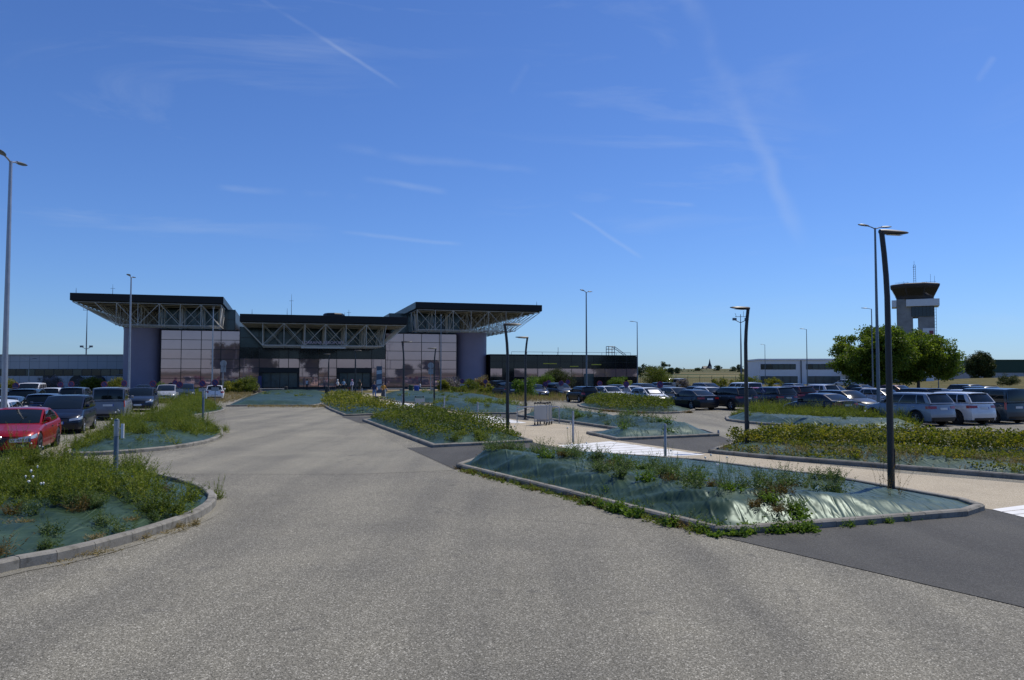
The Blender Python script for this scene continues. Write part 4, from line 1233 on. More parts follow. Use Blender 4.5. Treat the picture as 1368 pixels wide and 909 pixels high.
kerb_weeds([(286, 664), (300, 668)], 6, .14, 'thin upright weeds at the rounded end of the front left bed', 'upright weeds at the front left bed end', M['weed'], .42, .06, .014, .08, 10)
kerb_weeds([(285, 590), (302, 580), (298, 575)], 9, .2, 'thin upright weeds at the rounded end of the second left bed', 'upright weeds at the second left bed end', M['weed'], .45, .08, .02, .08, 12)

# shrubby beds
cover('shrub_cover', bedB, 19000, rg, lambda X: .34 + .36 * np.clip(fbm(X, .6, 0, 6) + .1, -.8, 1), .10, .05, M['broom'], 'olive yellow shrubs covering the middle bed', 'ground cover', lambda X, d: (d > .25) & ((X[:, 1] > gp(590, 592)[1] + .25 * fbm(X, 1, 0, 4)) | (d > 1.3)))
cover('shrub_cover', bedB2, 11000, rg, lambda X: .5 + .34 * np.clip(fbm(X, .5, 0, 6), -1, 1), .14, .075, M['ivy'], 'yellow green shrubs covering the small far bed', 'ground cover')
cover('shrub_cover', bedD, 24000, rg, lambda X: .46 + .26 * fbm(X, .8, 0, 6), .10, .06, M['ivy'], 'yellow green leafy hedge along the back of the right bed', 'hedge', frontline(bedD, (960, 600), (1368, 619)), .15)
cover('shrub_cover', bedD, 7000, rg, lambda X: .13 + .10 * fbm(X, .9, 0, 5), .085, .05, M['ivy'], 'low creeping plants along the front of the right bed', 'ground cover', lambda X, d: frontline(bedD, (960, 600), (1368, 619), True)(X, d) & (fbm(X, .55, 1, 6) > -.15) & (d > .3))
scatter(bedD, 22, 'green weed tuft between hedge and kerb of the right bed', M['weed'], 'weed tufts on the right bed', .28, .4, 16, 12, .07, .02, mask=frontline(bedD, (960, 600), (1368, 619), True))
stem_cover('dry_growth', bedD, 1500, rg, .08, .3, 8, .07, .02, M['dry'], 'dried weeds in patches along the front of the right bed', 'weeds', lambda X, d: frontline(bedD, (960, 600), (1368, 619), True)(X, d) & (fbm(X, .4, 2, 7) > .1), .2, .12, .8)
scatter(bedD, 8, 'wiry weed standing above the hedge of the right bed', M['weed_blue'], 'wiry weeds above the hedge', 1.1, .5, 9, 10, .06, .016, flowers=4)
stem_cover('scrub_growth', bedE, 4200, rg, .25, .85, 14, .10, .028, M['weed'], 'tall grassy weeds along the back of the grassy bed', 'scrub', lambda X, d: frontline(bedE, (960, 560), (1250, 573))(X, d), .15, .2, .9, clump=100)
scatter(bedE, 14, 'low weed on the pale sheeting of the grassy bed', M['weed'], 'low weeds on the grassy bed', .3, .5, 14, 10, .09, .03)
cover('shrub_cover', bedF, 15000, rg, lambda X: .40 + .26 * np.clip(fbm(X, .35, 0, 5), -1, 1), .17, .06, M['broom'], 'dense olive shrubs over the long domed bed', 'ground cover', lambda X, d: (d > .5) & ((X[:, 0] < xd(885, 58)[0] + .5 * fbm(X, .5, 0, 4)) | (d > 2.2)))
kerb_weeds([(790, 549), (850, 553.5), (925, 552)], 26, .4, 'dry weeds along the kerb of the long domed bed', 'kerb weeds of the long domed bed', M['rust'], .25, .1, .04, .15, 13)
scatter(bedC, 34, 'blue green weed on the sheeted bed by the trolleys', M['weed_blue'], 'weeds on the trolley bed', .45, .6, 16, 12, .09, .03, mask=lambda X, d: X[:, 1] > gp(850, 581)[1])
scatter(bedC, 10, 'bright leafy weed on the sheeted bed by the trolleys', M['bright'], 'leafy weeds on the trolley bed', .4, .5, 16, 10, .10, .05)
scatter(bedC, 6, 'wiry seeding weed on the sheeted bed by the trolleys', M['rust'], 'wiry weeds on the trolley bed', 1.0, .5, 8, 8, .06, .02, flowers=0)
scatter(bedB, 10, 'round weed cushion on the front sheet of the middle bed', M['weed'], 'weed cushions on the middle bed', .32, .5, 22, 12, .08, .03, mask=frontline(bedB, (575, 594), (705, 588), True))
scatter(bedH1, 16, 'weed on the far sheeted bed right of the totem', M['weed'], 'weeds on the far totem bed', .5, .7, 12, 8, .16, .06)
scatter(bedH2, 34, 'weed on the sheeted bed before the right round tower', M['weed'], 'weeds on the tower bed', .5, .8, 16, 9, .14, .05)
scatter(bedG, 8, 'weed between the far left sheeted ridges', M['weed'], 'weeds on the far left ridges', .4, .8, 12, 8, .16, .06)

# dry grass verges (uncountable)
def verge(pix, n, label, hmin, hmax, mat, L=.2, W=.025, per=6, seed=1):
    r_ = np.random.default_rng(seed)
    P = [gp(*p) for p in pix]
    lo, hi = np.min(P, 0), np.max(P, 0)
    X = r_.uniform(lo, hi, (n * 4, 2)); _, _, ins = seg_dist(X, P); X = X[ins][:n]
    B = np.stack([X[:, 0], X[:, 1], np.zeros(len(X))], 1)
    H = (hmin + (hmax - hmin) * (0.5 + .5 * np.clip(fbm(X, .3, 0, 5), -1, 1))) * r_.uniform(.6, 1.1, len(X))
    a = r_.uniform(0, 6.28, len(X)); le = .25 * r_.random(len(X))
    V = stems_geo(B, H, np.stack([np.cos(a) * le, np.sin(a) * le], 1), per, L, W, r_, 1.3, .02)
    return tag(link_quads('grass', V, mat), label, 'grass', kind='stuff')
verge([(600, 530), (700, 538), (770, 537), (760, 530), (690, 529), (640, 525), (585, 524)], 3800, 'straw grass strip before the right round tower and low wing', .25, .8, M['dry'], seed=2)
verge([(600, 529), (700, 536), (760, 533), (640, 524), (585, 523)], 1800, 'green weeds mixed in the strip before the right round tower', .3, .9, M['weed'], .2, .06, seed=3)
verge([(196, 541), (300, 540), (345, 531), (330, 526), (215, 528)], 2600, 'straw grass strip before the left glazed wall', .2, .6, M['dry'], seed=4)
verge([(205, 541), (272, 540), (268, 528), (215, 529)], 1500, 'green weeds in the strip before the left glazed wall', .4, 1.2, M['weed'], .2, .06, seed=5)
verge([(330, 545), (440, 545.5), (440, 543.2), (330, 543.2)], 300, 'thin grass along the far kerb of the access road', .08, .2, M['dry'], seed=6)

# ------------------------------------------------------------------ terminal
S = 1.0417
TERM_LOC = (-33.8 * S, 132 * S, 0)
TERM_ROT = math.atan2(.282, .959)
term = empty('airport_terminal', TERM_LOC, TERM_ROT, 'black roofed terminal with pink mirrored glazing and pale steel space frames', 'terminal building')
term.scale = (S, S, S)

def curtain_wall(t0, t1, s, cols, rows, parent, skip=(), name='curtain_wall', mull=.05, mats=None, deep=.35):
    """black mullion grid (one part) with every pane a sub-part"""
    mb = MB()
    mb.box(t0, t1, s + .06, s + deep, rows[0], rows[-1])
    for c in cols: mb.box(c - mull, c + mull, s - .04, s + .058, rows[0], rows[-1])
    for r_ in rows[1:-1]: mb.box(t0 + .002, t1 - .002, s - .028, s + .052, r_ - mull * .8, r_ + mull * .8)
    cw = mb.build(name, M['mullion'], parent)
    for i in range(len(cols) - 1):
        for j in range(len(rows) - 1):
            if (i, j) in skip: continue
            p = MB()
            a, b, c, d = cols[i] + mull, cols[i + 1] - mull, rows[j] + mull * .8, rows[j + 1] - mull * .8
            tw = random.uniform(-.006, .006); tv = random.uniform(-.004, .004)
            p.poly([(a, s + tw, c), (b, s - tw, c), (b, s - tw + tv, d), (a, s + tw + tv, d)])
            p.build('glass_pane', (mats or {}).get((i, j), M['pink']), cw)
    return cw

def space_frame(name, t0, t1, s0, s1, zt, zb, inl, inr, parent, bay=3.05, r=.052):
    """double layer grid of steel tubes; lower layer drawn in at the free ends"""
    nx = max(2, round((t1 - t0) / bay)); ny = max(2, round((s1 - s0) / bay))
    mb = MB()
    T = lambda i, j: (lerp(t0, t1, i / nx), lerp(s0, s1, j / ny), zt)
    def Bm(i, j):
        return (min(max(lerp(t0, t1, i / nx), t0 + inl), t1 - inr), lerp(s0, s1, j / ny), zb)
    okb = lambda i: (t0 + inl - .6 * bay) <= lerp(t0, t1, i / nx) <= (t1 - inr + .6 * bay)
    for j in range(ny + 1):
        for i in range(nx + 1):
            if i < nx: mb.bar(T(i, j), T(i + 1, j), r, 5, caps=False)
            if j < ny: mb.bar(T(i, j), T(i, j + 1), r * .8, 5, caps=False)
            if okb(i):
                if i < nx and okb(i + 1): mb.bar(Bm(i, j), Bm(i + 1, j), r * 1.15, 5, caps=False)
                if j < ny: mb.bar(Bm(i, j), Bm(i, j + 1), r, 5, caps=False)
                mb.bar(T(i, j), Bm(i, j), r * .9, 5, caps=False)
                mb.lathe([(.02, -.13), (.13, -.05), (.13, .05), (.02, .13)], 7, Bm(i, j))
                if (i + j) % 2 == 0:
                    for di in (-1, 1):
                        if 0 <= i + di <= nx: mb.bar(Bm(i, j) if False else T(i, j), Bm(min(max(i + di, 0), nx), j) if okb(i + di) else T(i + di, j), r * .8, 5, caps=False)
                    for dj in (-1, 1):
                        if 0 <= j + dj <= ny: mb.bar(T(i, j), Bm(i, j + dj), r * .75, 5, caps=False)
            else:
                # raking edge members from the outer top nodes down to the lower layer
                k = i
                while not okb(k): k += 1 if i < nx / 2 else -1
                mb.bar(T(i, j), Bm(k, j), r * .9, 5, caps=False)
                if j < ny: mb.bar(T(i, j), Bm(k, j + 1), r * .7, 5, caps=False)
    o = mb.build(name, M['truss'], parent)
    return o

def roof_slab(name, t0, t1, s0, s1, z0, z1, parent, chamfer=0):
    mb = MB(); mb.box(t0, t1, s0, s1, z0 + .06, z1)
    o = mb.build(name, M['cladding_dark'], parent, bevel=.03)
    mb = MB(); mb.box(t0 + .15, t1 - .15, s0 + .15, s1 - .15, z0, z0 + .058)
    mb.build('soffit', M['soffit'], o)
    mb = MB(); 
    n = int((t1 - t0) / 3)
    for k in range(1, n): mb.box(t0 + 3 * k - .01, t0 + 3 * k + .01, s0 - .006, s0 + .02, z0 + .12, z1 - .05)
    mb.build('fascia_joints', M['soffit'], o)
    return o

ZT, ZB, Z0, Z1 = 13.25, 9.95, 13.4, 14.55
for (ta, tb, side) in ((-34.9, -13.5, -1), (16.6, 38.8, 1)):
    roof_slab('high_roof', ta, tb, -6.5, 108, Z0, Z1, term)
    space_frame('space_frame', ta + .3, tb - .3, -6.25, 107, ZT, ZB, 5.2 if side < 0 else .2, .2 if side < 0 else 4.6, term)
    # wing body behind the glazing
    mb = MB()
    x0, x1 = ((-28.6, -11.3) if side < 0 else (12.5, 30.6))
    mb.box(x0 + .3, x1 - .3, 3.2, 106, 0, 9.75)
    if side < 0: mb.box(-23.25, x1 - .3, .36, 3.2, 0, 9.75)
    else: mb.box(x0 + .3, 25.05, .36, 3.2, 0, 9.75)
    mb.build('wing_wall', M['cladding_dark'], term)
    # clerestory inside the frame
    g0, g1 = ((-24, -12.2) if side < 0 else (13.4, 26))
    curtain_wall(g0, g1, 2.0, list(np.linspace(g0, g1, 5)), [9.78, 11.55, 13.22], term, name='clerestory', mats={(i, j): M['greenglass'] for i in range(4) for j in range(2)}, deep=100)
    # round stair tower
    cx = -26.1 if side < 0 else 28.1
    mb = MB(); mb.lathe([(3.05, 0), (3.05, 9.7)], 48, (cx, 3.0, 0)); mb.lathe([(3.1, 9.7), (3.1, 9.95)], 48, (cx, 3.0, 0))
    tw = mb.build('round_stair_tower', M['stairtower'], term, smooth=True)
    mb = MB()
    for k in range(10):
        a = -math.pi * k / 9
        mb.box(cx + 3.053 * math.cos(a) - .015, cx + 3.053 * math.cos(a) + .015, 3 + 3.053 * math.sin(a) - .015, 3 + 3.053 * math.sin(a) + .015, 0, 9.68)
    rows = [.35, 1.85, 3.4, 4.95, 6.5, 8.05, 9.55]
    if side < 0: curtain_wall(-23.2, -11.3, 0, [-23.2, -20.2, -17.2, -14.2, -11.3], rows, term)
    else: curtain_wall(12.5, 25, 0, [12.5, 15.6, 18.75, 21.9, 25.0], rows, term)
    # steel columns carrying the frame
    mb = MB()
    for t_ in ((-20.5, -14.5) if side < 0 else (18, 23.5)):
        mb.bar((t_, 1.6, 9.8), (t_, 1.6, 13.2), .28, 8)
    mb.build('column', M['truss'], term)
# raking black roof links between the high roofs and the middle roof
# middle block
roof_slab('entrance_roof', -10.8, 14.4, -12, 60, 10.35, 11.55, term)
space_frame('space_frame', -10.6, 14.2, -11.7, -1.0, 10.22, 6.9, 3.0, 3.6, term, bay=3.0)
mb = MB(); mb.box(-11.0, 12.2, .36, 60, 0, 10.3); mb.build('centre_wall', M['cladding_dark'], term)
zc = lambda u: -11.3 + (u - 110) * 23.8 / 1032
cols = [zc(u) for u in (110, 243, 378, 445, 520, 655, 730, 785, 918, 1040, 1142)]
skip = {(i, j) for i in (1, 2, 3, 7, 8) for j in (0, 1)}
mats = {(i, 3): M['darkglass'] for i in range(10)}
curtain_wall(-11.3, 12.5, 0, cols, [.35, 2.05, 3.55, 5.1, 6.85], term, skip, mats=mats)
curtain_wall(-11.3, 12.5, 0.0, list(np.linspace(-11.3, 12.5, 9)), [6.87, 8.5, 10.3], term, name='clerestory', mats={(i, j): M['greenglass'] for i in range(8) for j in range(2)})
for (a, b) in ((cols[1], cols[4]), (cols[7], cols[9])):
    mb = MB(); mb.box(a + .05, b - .05, -.9, .055, 2.75, 3.5); d = mb.build('entrance', M['plastic'], term, bevel=.02)
    n = 4
    for k in range(n):
        x0 = lerp(a + .5, b - .3, k / n); x1 = lerp(a + .5, b - .3, (k + 1) / n)
        mb = MB(); mb.poly([(x0 + .05, -.06, .12), (x1 - .05, -.06, .12), (x1 - .05, -.06, 2.7), (x0 + .05, -.06, 2.7)]); mb.build('door_leaf', M['doorglass'], d)
mb = MB(); mb.box(-11.3, 12.5, -.06, .3, 0, .34); mb.box(-23.2, -11.302, -.05, .3, 0, .34); mb.box(12.502, 25, -.05, .3, 0, .34)
mb.build('plinth', M['mullion'], term)
# roof plant, aerials
mb = MB(); mb.lathe([(1.5, 0), (1.75, .25), (1.75, .95), (1.5, 1.15)], 8, (3.6, -2, 11.5)); mb.build('roof_plant', M['cladding_dark'], term)
mb = MB(); mb.lathe([(.5, 0), (.55, .4), (.3, .55)], 10, (-1.8, -4, 11.5)); mb.build('roof_vent', M['cladding_dark'], term)
for (t_, s_, z0, h) in ((-3.2, 2, 11.5, 4.6), (-3.9, 0, 11.5, 2.0), (-9.5, 1, 11.5, 1.8), (5.6, 1, 11.5, 1.6), (6.3, 1, 11.5, 2.1), (-34.3, -5.5, 14.5, .9), (-31.5, 6, 14.5, 2.8), (38.3, -5.0, 14.5, .8)):
    mb = MB(); mb.tube([(t_, s_, z0), (t_, s_, z0 + h * .6), (t_, s_, z0 + h)], [.05, .04, .015], 6)
    if h > 2: mb.bar((t_ - .35, s_, z0 + h * .75), (t_ + .35, s_, z0 + h * .75), .025, 5)
    mb.build('aerial', M['galv_blue'], term)
def text_mesh(name, body, size, mat, parent, loc, extrude=.04, rot=(R(90), 0, 0)):
    cu = bpy.data.curves.new(name, 'FONT'); cu.body = body; cu.size = size; cu.align_x = 'CENTER'; cu.align_y = 'CENTER'; cu.extrude = extrude
    to = bpy.data.objects.new(name, cu); COL.objects.link(to)
    bpy.context.view_layer.update()
    me = bpy.data.meshes.new_from_object(to.evaluated_get(bpy.context.evaluated_depsgraph_get()))
    bpy.data.objects.remove(to)
    me.materials.clear(); me.materials.append(mat)
    o = link(name, me, parent); o.location = loc; o.rotation_euler = rot
    return o
text_mesh('sign_letters', 'LORRAINE AÉROPORT', .62, M['pinkletter'], term, (1.4, -11.95, 7.32))
mb = MB(); mb.box(-1.9, 4.8, -12.0, -11.85, 6.45, 6.75); mb.build('sign_rail', M['truss'], term)

# low wings: each a building of its own
right = empty('low_terminal_wing', TERM_LOC, TERM_ROT, 'low black wing with one band of pink panes right of the round tower', 'terminal wing')
right.scale = (S, S, S)
mb = MB(); mb.box(31.2, 59.9, .4, 16, 0, 5.95); mb.build('wall', M['cladding_dark'], right)
mb = MB(); mb.box(31.1, 60.0, -.08, 16.1, 5.951, 6.1); mb.build('roof_edge', M['cladding_dark'], right, bevel=.02)
cw = list(np.linspace(31.2, 60, 14))
mt = {}
for i in range(13):
    mt[(i, 0)] = M['darkglass']; mt[(i, 2)] = M['darkglass']; mt[(i, 3)] = M['darkglass']
mt[(1, 1)] = M['darkglass']
curtain_wall(31.2, 60, 0.05, cw, [.1, 2.0, 3.55, 4.75, 5.9], right, {(8, 0)}, mats=mt, mull=.03)
mb = MB(); mb.box(cw[8] + .2, cw[9] - .1, .0, .1, .05, 2.6); mb.build('door', M['doorglass'], right)
for (t_, w_, z_) in ((42.5, 2.6, 4.45), (47.2, 1.7, 3.95), (51.6, 2.0, 4.3)):
    mb = MB(); mb.box(t_ - w_ / 2, t_ + w_ / 2, -.04, .0, z_ - .09, z_ + .09); mb.build('sign_strip', M['yellow'], right, bevel=.02)
mb = MB()
for x in (55, 56.2):
    for y in (2, 3.2): mb.bar((x, y, 6.0), (x, y, 7.8), .06, 6)
for z in (6.7, 7.3, 7.8):
    mb.bar((55, 2, z), (56.2, 2, z), .05, 6); mb.bar((55, 3.2, z), (56.2, 3.2, z), .05, 6)
    mb.bar((56.2, 2, z), (56.2, 3.2, z), .05, 6); mb.bar((55, 2, z), (55, 3.2, z), .05, 6)
mb.bar((56.2, 2, 7.8), (58.6, 2, 6.2), .05, 6); mb.bar((56.2, 3.2, 7.8), (58.6, 3.2, 6.2), .05, 6)
for k in range(6): mb.bar((56.4 + .38 * k, 2, 7.6 - .26 * k), (56.4 + .38 * k, 3.2, 7.6 - .26 * k), .03, 5)
mb.build('roof_ladder', M['galv_blue'], right)
mb = MB(); mb.bar((36, 3, 6.65), (60, 3, 6.65), .035, 5)
for x in range(36, 61, 3): mb.bar((x, 3, 6.0), (x, 3, 6.65), .03, 5)
mb.build('roof_railing', M['galv_blue'], right)
mb = MB(); mb.bar((45.5, 4, 6), (45.5, 4, 7.6), .04, 5); mb.build('aerial', M['galv_blue'], right)

left = empty('low_service_wing', (0, 146, 0), 0, 'low blue grey clad wing with a dark window strip left of the round tower', 'terminal wing')
mb = MB(); mb.box(-150, -66, 0, 18, 0, 6.05); mb.build('wall', M['bluepanel'], left)
mb = MB(); mb.box(-150.1, -65.9, -.12, 18.1, 6.051, 6.3); mb.build('roof_edge', M['signback'], left, bevel=.02)
mb = MB()
for x in np.arange(-149, -66, 1.8): mb.box(x - .02, x + .02, -.012, .02, 0, 6.04)
for z in (1.1, 4.95): mb.box(-150, -66, -.014, .02, z - .02, z + .02)
mb.build('cladding_joints', M['galv_blue'], left)
x = -148.0
while x < -72:
    mb = MB(); mb.poly([(x + .06, -.03, 2.4), (x + 1.62, -.03, 2.4), (x + 1.62, -.03, 3.5), (x + .06, -.03, 3.5)])
    mb.build('window', M['darkglass'] if random.random() < .6 else M['greenglass'], left)
    x += 1.75
mb = MB(); mb.box(-150, -71.5, -.022, .0, 2.3, 3.6); mb.build('window_surround', M['mullion'], left)
for (a, b, h) in ((-87.0, -84.8, 2.35),):
    mb = MB(); mb.box(a, b, -.06, .02, 0, h); mb.build('door', M['ink'], left)
for cxx in (-80.6, -76.6):
    mb = MB(); mb.lathe([(1.3, -.5), (1.3, -.02)], 24, (cxx, 0, 1.05), 'y'); mb.build('round_doorway', M['ink'], left, fixn=True)
mb = MB(); mb.box(-72.6, -70.4, -1.6, -.03, 2.45, 2.6)
for k in range(12): mb.box(-70.4 + .0 - .0 + k * -.0, -70.2, -1.6, -.2, 2.5 - k * .2, 2.55 - k * .2)
mb.bar((-72.4, -1.5, 0), (-72.4, -1.5, 2.5), .08, 6); mb.bar((-70.2, -1.5, 2.6), (-66.8, -1.5, 4.7), .1, 6); mb.bar((-72.6, -1.5, 3.5), (-70.2, -1.5, 3.5), .05, 6)
mb.build('external_stair', M['galv_blue'], left)

# ------------------------------------------------------------------ office, hangar, control tower, church, fence, bank
off = empty('office_building', (xd(1014, 208)[0], 208, 0), R(-6), 'white two storey office block with dark window strips and a round emblem', 'office building')
mb = MB(); mb.box(0, 44, 0, 16, 0, 6.3); mb.build('wall', M['offwhite'], off)
mb = MB(); mb.box(-.25, 44.2, -.3, 16.2, 6.301, 6.75); mb.build('roof_edge', M['offwhite'], off, bevel=.03)
for (a, b) in ((.4, 9.4), (12, 21.6), (24.2, 33), (34.5, 42)):
    n = int((b - a) / 1.5)
    mb = MB(); mb.box(a, b, -.05, .01, 3.9, 5.35); f = mb.build('window_strip', M['mullion'], off)
    for k in range(n):
        w0 = lerp(a, b, k / n) + .08; w1 = lerp(a, b, (k + 1) / n) - .08
        mb = MB(); mb.poly([(w0, -.06, 4.0), (w1, -.06, 4.0), (w1, -.06, 5.25), (w0, -.06, 5.25)]); mb.build('window_pane', M['darkglass'] if random.random() < .6 else M['greenglass'], f)
for (a, b) in ((.3, 9.8), (12.2, 20.6), (22, 26), (28, 42)):
    n = int((b - a) / 1.9)
    mb = MB(); mb.box(a, b, -.05, .01, .25, 2.15); f = mb.build('window_strip', M['mullion'], off)
    for k in range(n):
        w0 = lerp(a, b, k / n) + .08; w1 = lerp(a, b, (k + 1) / n) - .08
        mb = MB(); mb.poly([(w0, -.06, .35), (w1, -.06, .35), (w1, -.06, 2.05), (w0, -.06, 2.05)]); mb.build('window_pane', M['doorglass'], f)
mb = MB(); mb.bar((10.7, -.2, 0), (10.7, -.2, 6.3), .12, 8); mb.build('downpipe', M['brown'], off)
mb = MB(); mb.lathe([(1.0, -.1), (1.0, -.02)], 24, (22.9, 0, 4.7), 'y'); e = mb.build('emblem', M['hangar_green'], off, fixn=True)
mb = MB(); mb.lathe([(.62, -.12), (.62, -.105)], 24, (22.9, 0, 4.7), 'y'); mb.build('emblem_centre', M['signback'], e, fixn=True)
mb = MB(); mb.box(20.9, 25.2, -2.4, -.03, 2.75, 3.1); mb.bar((21.2, -2.2, 0), (21.2, -2.2, 2.75), .12, 8); mb.bar((24.9, -2.2, 0), (24.9, -2.2, 2.75), .12, 8); mb.build('porch', M['stone'], off)

mb_h = empty('hangar', (xd(1248, 226)[0], 226, 0), R(-2), 'long hangar with dark green upper cladding above a pale wall', 'hangar')
mb = MB(); mb.box(0, 60, 0, 25, 0, 3.1); mb.build('wall', M['hangar_white'], mb_h)
mb = MB(); mb.box(16, 60, -.1, 24, 3.101, 6.6); mb.build('upper_cladding', M['hangar_green'], mb_h)
mb = MB(); mb.box(15.8, 60, -.3, 24.2, 6.601, 6.85); mb.build('roof_edge', M['hangar_green'], mb_h)
mb = MB()
for x_ in np.arange(1, 60, 2.4): mb.box(x_ - .03, x_ + .03, -.02, .01, 0, 3.09)
mb.build('wall_joints', M['signback'], mb_h)

twr = empty('control_tower', (xd(1224, 310)[0], 310, 0), R(-26), 'tall concrete airport control tower with a dark flared cab and white balcony', 'control tower')
mb = MB(); mb.box(-6.6, -.9, -4.2, 4.2, 0, 32.2); mb.box(1.0, 6.6, -4.2, 4.2, 0, 25.0); mb.box(-.9, 1.0, 1, 4.0, 0, 17.0); mb.box(-.898, 6.6, -4.1, 4.15, 25.0, 32.2)
mb.build('shaft', M['concrete'], twr)
mb = MB(); mb.box(-1.4, 6.3, -4.5, -4.1, 25.2, 29.0); mb.build('glazed_room', M['darkglass'], twr)
mb = MB()
for x_ in np.linspace(-1.4, 6.3, 7): mb.box(x_ - .06, x_ + .06, -4.56, -4.502, 25.2, 29.0)
mb.build('room_mullions', M['mullion'], twr)
mb = MB(); mb.box(-3.2, 8.3, -5.9, -4.205, 29.2, 31.9); mb.box(6.61, 8.298, -4.2, 5, 29.22, 31.88); mb.box(-8.3, -6.61, -4.2, 5, 29.2, 31.9)
mb.build('balcony', M['white'], twr, bevel=.05)
mb = MB()
a8 = [math.pi / 8 + k * math.pi / 4 for k in range(8)]
ring = lambda r_, z: [(r_ * math.cos(a), r_ * .9 * math.sin(a), z) for a in a8]
b0 = 0
for rr, z in ((7.0, 32.2), (7.2, 33.0), (9.4, 37.2), (9.4, 37.9), (8.6, 38.2)):
    mb.v += ring(rr, z)
for i in range(4):
    for k in range(8): mb.f.append((i * 8 + k, i * 8 + (k + 1) % 8, i * 8 + 8 + (k + 1) % 8, i * 8 + 8 + k)); mb.m.append(0)
mb.f.append(tuple(range(32, 40))); mb.m.append(0); mb.f.append(tuple(range(8))[::-1]); mb.m.append(0)
cab = mb.build('cab', M['brown'], twr)
for k in range(8):
    a, b = a8[k], a8[(k + 1) % 8]
    def cp(ang, t, r_off=.05):
        r_ = lerp(7.2, 9.4, t) + r_off; return Vector((r_ * math.cos(ang), r_ * .9 * math.sin(ang), lerp(33.0, 37.2, t)))
    q = [cp(a, .12).lerp(cp(b, .12), .06), cp(a, .12).lerp(cp(b, .12), .94), cp(a, .78).lerp(cp(b, .78), .94), cp(a, .78).lerp(cp(b, .78), .06)]
    mb = MB(); mb.poly([tuple(v) for v in q]); mb.build('cab_window', M['darkglass'], cab)
mb = MB()
for k in range(3): mb.bar((.5 * math.cos(k * 2.1), .5 * math.sin(k * 2.1), 38.2), (.4 * math.cos(k * 2.1), .4 * math.sin(k * 2.1), 46.0), .07, 5)
for z in np.arange(38.8, 46, .9): mb.bar((-.45, 0, z), (.45, 0, z), .05, 5)
mb.bar((-.6, 0, 45.2), (.6, 0, 45.2), .06, 5); mb.bar((0, 0, 46), (0, 0, 47.6), .05, 5)
mb.build('aerial_mast', M['galv_blue'], twr)
mb = MB()
for x_, h in ((-5.5, 1.2), (-3.8, 1.6), (-2.4, 1.3), (4.2, 1.1), (5.6, 4.0), (7.0, 3.2)): mb.bar((x_, 0, 38.1), (x_, 0, 38.1 + h), .05, 5)
mb.bar((-7, 0, 39.1), (-2, 0, 39.1), .05, 5); mb.bar((2.5, 0, 39.0), (7.5, 0, 39.0), .05, 5)
mb.build('roof_aerials', M['galv_blue'], twr)
mb = MB(); mb.box(2.4, 6.5, -4.4, -4.21, 13.0, 20.6); sg_ = mb.build('sign_panel', M['white'], twr)
mb = MB(); mb.box(4.6, 6.0, -4.45, -4.402, 17.5, 19.6); mb.build('sign_picture', M['signred'], sg_)
mb = MB(); mb.bar((7.2, -3, 0), (7.2, -3, 31), .08, 5)
for z in np.arange(4, 31, 1.2): mb.bar((6.6, -3, z), (7.3, -3, z), .05, 5)
mb.build('ladder', M['galv_blue'], twr)

ch = empty('church', (xd(948, 1350)[0], 1350, 8.5), .3, 'distant village church with a pointed dark spire on the horizon', 'church')
mb = MB(); mb.box(-2.6, 2.6, -2.6, 2.6, -2, 9); mb.build('tower', M['concrete'], ch)
mb = MB(); mb.lathe([(3.6, 9), (1.6, 14), (.1, 22)], 8); mb.build('spire', M['ink'], ch)
mb = MB(); mb.box(-14, -2.7, -4, 4, -2, 5); mb.f.append((len(mb.v), len(mb.v) + 1, len(mb.v) + 2)); mb.m.append(0); mb.v += [(-14, -4, 5), (-14, 4, 5), (-14, 0, 9)]
n_ = len(mb.v); mb.v += [(-14, -4.4, 4.9), (-2.7, -4.4, 4.9), (-2.7, 0, 9), (-14, 0, 9), (-14, 4.4, 4.9), (-2.7, 4.4, 4.9)]
mb.f += [(n_, n_ + 1, n_ + 2, n_ + 3), (n_ + 3, n_ + 2, n_ + 5, n_ + 4)]; mb.m += [0, 0]
mb.build('nave', M['brown'], ch)

fe = empty('airfield_fence', (0, 165, 0), 0, 'dark wire mesh fence with slim posts along the airfield', 'fence')
xa, xb = xd(855, 165)[0], xd(1014, 165)[0]
mb = MB()
for z in (.15, .7, 1.25, 1.8): mb.bar((xa, 0, z), (xb, 0, z), .015, 4)
for x_ in np.arange(xa, xb, .5): mb.bar((x_, 0, .1), (x_, 0, 1.8), .006, 3)
mb.build('wire_mesh', M['lamp_black'], fe)
for x_ in np.arange(xa, xb + .1, 2.5):
    mb = MB(); mb.bar((x_, 0, -.1), (x_, 0, 2.1), .045, 6); mb.bar((x_, 0, 2.1), (x_, -.3, 2.4), .035, 6); mb.build('post', M['lamp_black'], fe)

def bank():
    nx, ny = 40, 12
    V = []
    for i in range(nx):
        for j in range(ny):
            x_ = lerp(88, 190, i / (nx - 1)); y_ = lerp(150, 218, j / (ny - 1)) 
            a = min(1, (i / (nx - 1)) / .35); b = math.sin(math.pi * min(1, j / (ny - 1) * .8 + .02))
            V.append((x_, y_, -.25 + 2.3 * a * b * (1 + .07 * math.sin(i * 1.3))))
    F = [(i * ny + j, (i + 1) * ny + j, (i + 1) * ny + j + 1, i * ny + j + 1) for i in range(nx - 1) for j in range(ny - 1)]
    tag(link('grass_bank_terrain', np_mesh('grass_bank_terrain', np.array(V), np.array(F), M['terrain'], True)), kind='structure')
bank()

